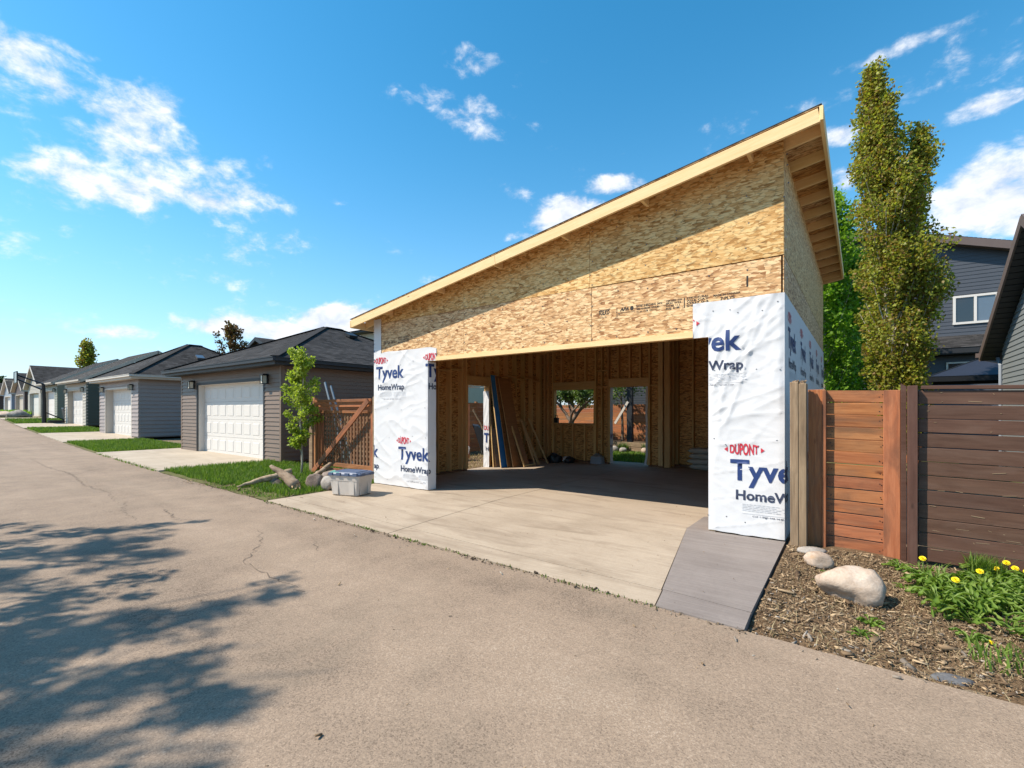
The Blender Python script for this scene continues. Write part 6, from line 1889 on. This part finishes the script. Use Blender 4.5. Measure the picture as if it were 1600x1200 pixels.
# ------------------------------------------------------------------ far alley things
bh_ = root('basketball_hoop', (-38.6, 1.4, h(-38.6)), 'black portable basketball hoop standing on the grass between the far garages', 'basketball hoop')
bx, by, bz = -38.6, 1.25, h(-38.6)
mb = MB(); mb.tube([(bx, by, bz), (bx, by, bz + 1.6), (bx + .05, by - .05, bz + 2.75)], [.13, .11, .10], 10); mb.build('pole', BLACKM, bh_)
mb = MB(); mb.tube([(bx, by, bz + 2.3), (bx - .7, by - 1.2, bz + 3.05)], .05, 6); mb.tube([(bx, by, bz + 2.75), (bx - .7, by - 1.2, bz + 3.35)], .05, 6); mb.build('arm', BLACKM, bh_)
mb = MB(); mb.box((bx - .75, by - 1.3, bz + 3.2), (1.1, .05, .75)); bb = mb.build('backboard', PANE_DK, bh_)
mb = MB()
for s in ((0, .38, 1.14, .04), (0, -.38, 1.14, .04)): mb.box((bx - .75, by - 1.31, bz + 3.2 + s[1]), (s[2], .07, .05))
for s in (-.56, .56): mb.box((bx - .75 + s, by - 1.31, bz + 3.2), (.05, .07, .80))
mb.build('board_frame', BLACKM, bb)
mb = MB(); mb.tube([(bx - .75 + .23 * math.cos(t * .524), by - 1.6 + .23 * math.sin(t * .524), bz + 2.95) for t in range(13)], .014, 6, False); mb.build('rim', V_TAN, bh_)
mb = MB(); mb.box((bx + .1, by + .75, bz + .10), (.75, 1.1, .2)); mb.build('base_tank', BLACKP, bh_)
mb = MB(); mb.tube([(bx, by, bz + .8), (bx + .05, by + 1.1, bz + .18)], .04, 6); mb.build('strut', BLACKM, bh_)
wb = root('waste_bin', (-38.4, 2.6, h(-38.4)), 'black wheeled waste bin with a white sticker beside the dark green garage', 'waste bin')
Mb = Matrix.Translation((-38.5, 2.55, h(-38.5) + .01))
mb = MB(); taper_box(mb, .50, .52, .62, .70, .05, 1.0, Mb, .04); mb.build('bin_body', BLACKP, wb)
mb = MB(); taper_box(mb, .68, .78, .64, .72, 1.0, 1.08, Mb, .04); mb.build('lid', BLACKP, wb)
block('sticker', (-38.18, 2.42, h(-38.5) + .62), (.012, .22, .28), WHITEPL, wb, rot=Matrix.Rotation(.06, 4, 'Y'))
for s in (-1, 1):
    mb = MB(); mb.lathe((-38.5 + s * .27, 2.87, h(-38.5) + .12), [(.0, -.03), (.12, -.03), (.12, .03), (0, .03)], 12, M=Matrix.Rotation(math.pi / 2, 3, 'Y')); mb.build('wheel', BLACKP, wb)
for k, (x, y, s, lab) in enumerate(((-55.6, 1.3, (.9, .6, .45), 'long pale rock at the alley edge in front of the far garages'), (-58.6, .9, (1.1, .7, .5), 'pale rock pile stone left of the long pale rock'), (-53.6, 2.0, (.9, .7, .55), 'grey rock nearest the tan garage driveway'))):
    rock('landscape_rock', (x, y, h(x) + .15), s, 40 + k, ROCK_PALE if k < 2 else ROCK_GREY, lab, k * .5, group='rocks by the far garages')
blades('tall_grass', 2600, (-66, -56, .5, 3.2), lambda x, y: h(x), .2, .7, LEAF_BRIGHT, rng, .05)
# ------------------------------------------------------------------ things stored inside the garage
def lean_sheet(name, label, y0, y1, xb, xt, hgt, thick, m, cat, group=None, zb=0.006):
    """a sheet leaning on the left wall: bottom edge at xb, top edge at xt"""
    dv = Vector((xt - xb, 0, hgt)).normalized()
    nrm = Vector((dv.z, 0, -dv.x))
    ln = math.hypot(xt - xb, hgt)
    M = frame((xb, y0, zb), (0, 1, 0), dv, nrm)
    me = bpy.data.meshes.new(name)
    w = y1 - y0
    v = [(0, 0, 0), (w, 0, 0), (w, ln, 0), (0, ln, 0), (0, 0, -thick), (w, 0, -thick), (w, ln, -thick), (0, ln, -thick)]
    f = [(0, 1, 2, 3), (7, 6, 5, 4), (0, 4, 5, 1), (1, 5, 6, 2), (2, 6, 7, 3), (3, 7, 4, 0)]
    me.from_pydata(v, [], f); me.materials.append(m); me.materials.append(LUMBER)
    for p in list(me.polygons)[2:]: p.material_index = 1
    o = mesh_obj(name, me, None, M)
    return tag(o, label, cat, group)
LS = 'sheets and boards leaning inside the garage'
lean_sheet('cedar_board', 'short orange cedar board leaning beside the side doorway', 3.545, 3.605, .30, .19, 1.42, .03, CEDAR_LT, 'board', LS)
lean_sheet('cedar_board', 'shorter wide cedar board leaning behind the blue sheet', 3.61, 3.82, .34, .20, 1.02, .03, CEDAR_LT, 'board', LS)
lean_sheet('blue_sheet', 'tall narrow blue sheet leaning on the left garage wall', 3.56, 3.82, .54, .18, 2.42, .03, BLUEBOARD, 'sheet', LS)
lean_sheet('plywood_sheet', 'tall brown sheet directly behind the blue one', 3.74, 4.02, .62, .19, 2.40, .02, PLY, 'sheet', LS)
sh = lean_sheet('strand_board_sheet', 'tall brown strand board sheet leaning to the right of the blue sheet', 3.82, 4.32, .74, .24, 2.36, .02, PLY, 'sheet', LS)
lean_sheet('strand_board_sheet', 'narrower strand board offcut leaning behind the tall brown sheet', 4.26, 4.60, .62, .20, 2.25, .02, OSB_DARK, 'sheet', LS)
# light wooden frames
def lean_frame(label, y0, y1, xb, xt, hgt, w=.05):
    r = root('wooden_screen', (xb, (y0 + y1) / 2, 0), label, 'wooden screen', LS)
    dv = Vector((xt - xb, 0, hgt)); nrm = (dv.z, 0, -dv.x)
    a0, a1 = Vector((xb, y0, .01)), Vector((xb, y1, .01))
    for a in (a0, a1): board('frame_rail', a, a + dv, w, .025, nrm, LUMBER, r)
    for f in (.02, .985): board('frame_rail', a0 + dv * f + Vector((0, .03, 0)), a1 + dv * f - Vector((0, .03, 0)), w * .8, .022, nrm, LUMBER, r)
    return r
lean_frame('pale wooden frame with a plywood back, in front of the strand board', 4.06, 4.58, .92, .44, 1.22)
lean_sheet('plywood_sheet', 'plywood panel held in the pale wooden frame', 4.09, 4.36, .885, .43, 1.19, .012, PLY, 'sheet', LS)
board_ = board('pale_board', (.93, 4.74, .01), (.42, 4.62, 1.25), .085, .022, (.8, 0, .6), LUMBER, None)
tag(board_, 'pale board leaning at a steep slant beside the wooden frame', 'board', LS)
b2 = board('pale_board', (.98, 5.12, .01), (.34, 5.10, 1.27), .045, .022, (.8, 0, .6), LUMBER, None)
tag(b2, 'thin pale stick leaning at a shallow slant, rightmost of the leaning boards', 'board', LS)
# heap of black bags and small gear in the far corner
rnd = random.Random(21)
for k, (x, y, s, m_, lab) in enumerate(((.95, 5.55, (.22, .18, .17), BLACKP, 'black bag on the floor behind the slanted stick'), (1.15, 5.85, (.16, .14, .10), WHITEPL, 'crumpled white bag on the black ones in the far corner'), (1.35, 5.70, (.20, .16, .11), BLACKP, 'flat black bag in front of the white one'))):
    rock('crumpled_bag', (x, y, s[2] * .7), s, 60 + k, m_, lab, k * .7, 3, 'bags in the far corner', cat='bag', rough=.25)
tk = root('tool_case', (.70, 6.10, 1.12), 'small black tool with a handle standing on the window sill', 'tool')
mb = MB(); mb.box((.66, 6.12, 1.20), (.12, .10, .15)); mb.build('body', BLACKP, tk)
mb = MB(); mb.tube([(.62, 6.12, 1.27), (.62, 6.12, 1.34), (.70, 6.12, 1.34), (.70, 6.12, 1.27)], .012, 6); mb.build('handle', BLACKP, tk)
bx_ = root('floor_case', (2.08, 6.0, 0), 'grey box on the floor by the back doorway', 'box')
Mb = Matrix.Translation((2.08, 5.98, 0)); mb = MB(); taper_box(mb, .36, .26, .32, .22, 0, .20, Mb, .02); mb.build('body', V_GREYBLUE, bx_)
mb = MB(); taper_box(mb, .30, .20, .05, .05, .20, .30, Mb, .01); mb.build('lid', ROCK_GREY, bx_)
# stacked sacks on the right
SK = ('topmost pale paper sack of the stack at the right', 'second sack from the top of the stack at the right', 'third sack from the top of the stack at the right', 'lowest sack of the stack at the right')
for k in range(4):
    rn = random.Random(80 + k)
    V = []; n = 20; mm = 12
    hw_, hd_, hh_ = .36, .23, .070
    bm = bmesh.new()
    bmesh.ops.create_grid(bm, x_segments=16, y_segments=10, size=1)
    top = [v.co.copy() for v in bm.verts]; bm.free()
    mbk = MB()
    def P(u, v, s):
        e = max(0.0, (1 - abs(u) ** 3.2)) * max(0.0, (1 - abs(v) ** 3.2))
        zz = s * hh_ * e ** .45 + .012 * noise.noise((u * 3 + k * 7, v * 3, s))
        return Vector((u * hw_ * (1 + .04 * nz(v * 3, k)), v * hd_ * (1 + .05 * nz(u * 3, k + 9)), zz))
    NU, NV = 18, 12
    M = Matrix.Translation((4.90 + rn.uniform(-.06, .06), 6.28 + rn.uniform(-.02, .02), .075 + (3 - k) * .135)) @ Matrix.Rotation(rn.uniform(-.09, .09), 4, 'Z')
    for s in (1, -1):
        for i in range(NU):
            for j in range(NV):
                q = [(i, j), (i + 1, j), (i + 1, j + 1), (i, j + 1)]
                if s < 0: q.reverse()
                mbk.quad([M @ P(-1 + 2 * a / NU, -1 + 2 * b / NV, s) for a, b in q])
    o = mbk.build('paper_sack', BAG, None, origin=M.translation, smooth=True)
    tag(o, SK[k], 'sack', 'stacked paper sacks')
    mb = MB(); mb.box(M @ Vector((.05, -.10, .066)), (.22, .10, .004), M.to_3x3()); mb.build('print_patch', INK_BLACK, o)

# ------------------------------------------------------------------ side yard seen through the left doorway
def hfence(name, label, a, b, zg, top, n, m, postm, nrm, post_every=2.0, group=None):
    a, b = Vector(a), Vector(b)
    r = root(name, ((a.x + b.x) / 2, (a.y + b.y) / 2, zg), label, 'fence', group)
    bh2 = (top - zg) / n
    L_ = (b - a).length
    ns = max(1, int(L_ / post_every))
    nv = Vector(nrm)
    for s in range(ns):
        p, q = a.lerp(b, s / ns), a.lerp(b, (s + 1) / ns)
        for k in range(n):
            z = top - bh2 * (k + .5)
            u = (q - p).normalized() * .004
            board('fence_board', p + u + Vector((0, 0, z)), q - u + Vector((0, 0, z)), bh2 - .004, .022, nrm, m, r)
    for s in range(ns + 1):
        p = a.lerp(b, s / ns) - nv * .06
        board('fence_post', p + Vector((0, 0, zg - .1)), p + Vector((0, 0, top + .05)), .09, .09, nrm, postm, r)
    return r
hfence('wooden_fence', 'cedar board fence along the side yard, seen through the left doorway', (-3.6, 0.9, 0), (-3.6, 11.8, 0), -.05, 1.78, 11, CEDAR, CEDAR_LT, (1, 0, 0), 1.85)
hfence('wooden_fence', 'cedar board fence across the back yard, seen through the window and back doorway', (-3.5, 11.9, 0), (9.4, 11.9, 0), -.05, 1.74, 11, CEDAR, CEDAR, (0, -1, 0), 2.15)
po = tag(board('cedar_post', (-2.05, 5.1, -.1), (-2.05, 5.1, 1.70), .20, .10, (.75, -.66, 0), CEDAR_LT, None), 'thick cedar post in the side yard, left edge of the side doorway view', 'post')
grid_sheet('side_yard', list(np.linspace(-5.1, 0, 12)), list(np.linspace(1.2, 11.9, 20)), lambda x, y: -.030 + .02 * nz(x, y), SOIL)
blades('grass', 2500, (-3.4, -.1, 2.5, 7.5), lambda x, y: -.03, .02, .07, DRYGRASS, rng, .008, lay=1.2)
# wheelbarrow standing on its nose against the fence
wbw = root('wheelbarrow', (-2.4, 5.9, 0), 'black wheelbarrow tipped up on its nose against the cedar side fence', 'wheelbarrow')
Mw = Matrix.Translation((-2.35, 6.0, .52)) @ Matrix.Rotation(.75, 4, 'Z') @ Matrix.Rotation(math.radians(72), 4, 'Y') 
mb = MB()
def tray(mb, M, lay):
    NU, NV = 14, 10
    for i in range(NU):
        for j in range(NV):
            q = []
            for a, b in ((i, j), (i + 1, j), (i + 1, j + 1), (i, j + 1)):
                u, v = -1 + 2 * a / NU, -1 + 2 * b / NV
                e = (1 - abs(u) ** 4) * (1 - abs(v) ** 4)
                cx_ = 1 - .12 * v * v
                q.append(M @ Vector((u * .55 * cx_, v * .36 * (1 - .1 * u), .24 * max(0, e) ** .4 + lay)))
            mb.quad(q)
tray(mb, Mw, 0); mb.build('tray', BLACKP, wbw, smooth=True)
for s in (-1, 1):
    mb = MB(); mb.tube([Mw @ Vector((.45, s * .16, .26)), Mw @ Vector((-.4, s * .24, .27)), Mw @ Vector((-1.0, s * .28, .16))], .018, 8); mb.build('handle', GREYWOOD, wbw)
    mb = MB(); mb.tube([Mw @ Vector((-.25, s * .22, .27)), Mw @ Vector((-.35, s * .22, .55)), Mw @ Vector((-.05, s * .2, .28))], .014, 6); mb.build('leg', BLACKM, wbw)
mb = MB(); mb.lathe(Mw @ Vector((.66, 0, .28)), [(.10, -.04), (.17, -.04), (.19, 0), (.17, .04), (.10, .04)], 16, M=(Mw.to_3x3() @ Matrix.Rotation(math.pi / 2, 3, 'X'))); mb.build('wheel', BLACKP, wbw)
sc = rock('wrap_bundle', (-1.72, 4.55, .26), (.20, .30, .34), 71, WRAP, 'crumpled bundle of white wrap on the ground by the side doorway', .3, 3, cat='bundle', rough=.3)

# ------------------------------------------------------------------ back yard
tree_r = root('apple_tree', (-0.9, 9.6, 0), 'small apple tree with a forked brown trunk, seen through the back window', 'tree')
tb = MB(); rn = random.Random(31); cen = []; rad = []
def limb(p, d_, ln, r_, depth):
    d_ = d_.normalized(); n = 4; P = [p]; q = p
    for i in range(n):
        d_ = (d_ + Vector((rn.gauss(0, .14), rn.gauss(0, .14), .05))).normalized(); q = q + d_ * ln / n; P.append(q)
    tb.tube(P, [r_ * (1 - .45 * i / n) for i in range(n + 1)], 8, False)
    if depth == 0 or r_ < .012:
        for t in P[1:]:
            cen.append(tuple(t)); rad.append(.22)
        return
    for k in range(3 if depth < 3 else 4):
        a = rn.random() * 6.28 if depth < 3 else k * 1.57 + rn.uniform(-.4, .4)
        nd = d_ * .75 + Vector((math.cos(a), math.sin(a), rn.uniform(.05, .5))) * .75
        limb(P[-1 - (k % 2)], nd, ln * rn.uniform(.62, .82), r_ * .6, depth - 1)
limb(Vector((-.9, 9.6, -.05)), Vector((.05, 0, 1)), 1.15, .13, 3)
tb.build('trunk', BARK_BROWN, tree_r, smooth=True)
keep_ = [(c, r_) for c, r_ in zip(cen, rad) if c[2] > 1.75]
V, F = leaf_cloud([c for c, _ in keep_], [r_ for _, r_ in keep_], np.full(len(keep_), max(4, 6500 // max(1, len(keep_)))), .075, rng)
np_mesh('crown', V, F, LEAF_APPLE, tree_r, origin=(-.9, 9.6, 0))
# pergola seen through the back doorway
pg = root('pergola', (1.6, 10.9, 0), 'dark post and grey diagonal brace of a pergola, seen through the back doorway', 'pergola')
board('post', (1.06, 10.8, -.05), (1.06, 10.8, 2.9), .20, .16, (0, -1, 0), V_TRIMDARK, pg)
board('post', (2.75, 9.0, -.05), (2.75, 9.0, 2.9), .17, .16, (0, -1, 0), V_GREYBLUE, pg)
board('brace', (.50, 10.7, 1.0), (1.02, 10.7, 1.82), .085, .05, (0, -1, 0), V_LTRIM, pg)
board('beam', (-.6, 10.8, 2.98), (3.6, 10.8, 2.98), .18, .10, (0, -1, 0), V_TRIMDARK, pg)
board('beam', (2.75, 8.6, 2.98), (2.75, 11.4, 2.98), .18, .10, (1, 0, 0), V_TRIMDARK, pg)
pl2 = root('planter_bed', (1.6, 10.2, 0), 'low grey timber planter edge behind a row of round stones in the back yard', 'planter')
for k in range(2): board('edge_timber', (-.4, 10.15, .10 + .17 * k), (3.6, 10.15, .10 + .17 * k), .155, .12, (0, -1, 0), GREYWOOD, pl2)
grid_sheet('planter_soil', [-.4, 1, 2, 3.6], [10.22, 10.8, 11.4, 11.85], lambda x, y: .30, SOIL)
for k, (x, s, m_) in enumerate(((.85, .20, ROCK_GREY), (1.25, .16, ROCK_GREY), (2.02, .17, ROCK_PALE), (2.42, .20, ROCK_PALE), (2.8, .15, ROCK_PALE))):
    rock('garden_stone', (x, 9.75 - .05 * k % .1, s * .5), (s, s * .8, s * .75), 90 + k, m_, ('dark round stone at the left end of the planter edge', 'grey stone second from the left by the planter', 'pale stone in the middle by the planter', 'largest pale stone by the planter', 'pale stone at the right end of the planter edge')[k], k, 2, 'stones along the planter')
for k, x in enumerate((1.12, 2.05)):
    blades('yard_plant', 260, (x - .16, x + .16, 9.86, 10.06), lambda x, y: 0, .15, .40, LEAF_APPLE, rng, .012, lay=.8)
pt_ = root('flower_pot', (2.35, 10.5, .30), 'pale round pot with a black rim on the planter in the back yard', 'pot')
mb = MB(); mb.lathe((2.35, 10.5, .34), [(.0, 0), (.16, 0), (.24, .26), (.24, .32)], 20); mb.build('pot', WHITEPL, pt_, smooth=True)
mb = MB(); mb.lathe((2.35, 10.5, .64), [(.245, 0), (.27, 0), (.27, .06), (.21, .06), (.21, -.02)], 20); mb.build('rim', BLACKP, pt_, smooth=True)
mb = MB(); mb.lathe((2.35, 10.5, .30), [(.0, 0), (.34, 0), (.34, .04), (0, .04)], 20); mb.build('saucer', WHITEPL, pt_)
tree('leafy_tree', (.55, 11.2, -.05), 3.5, 'small leafy tree by the pergola, its leaves across the top of the back doorway', LEAF_APPLE, BARK_BROWN, rng, 1.1, .55, 22, 3200, .085, .06, False, clump=.24)
# frame the result: nothing else to do
print('objects', len(bpy.data.objects), 'tris', sum(len(o.data.polygons) * 2 for o in bpy.data.objects if o.type == 'MESH'))
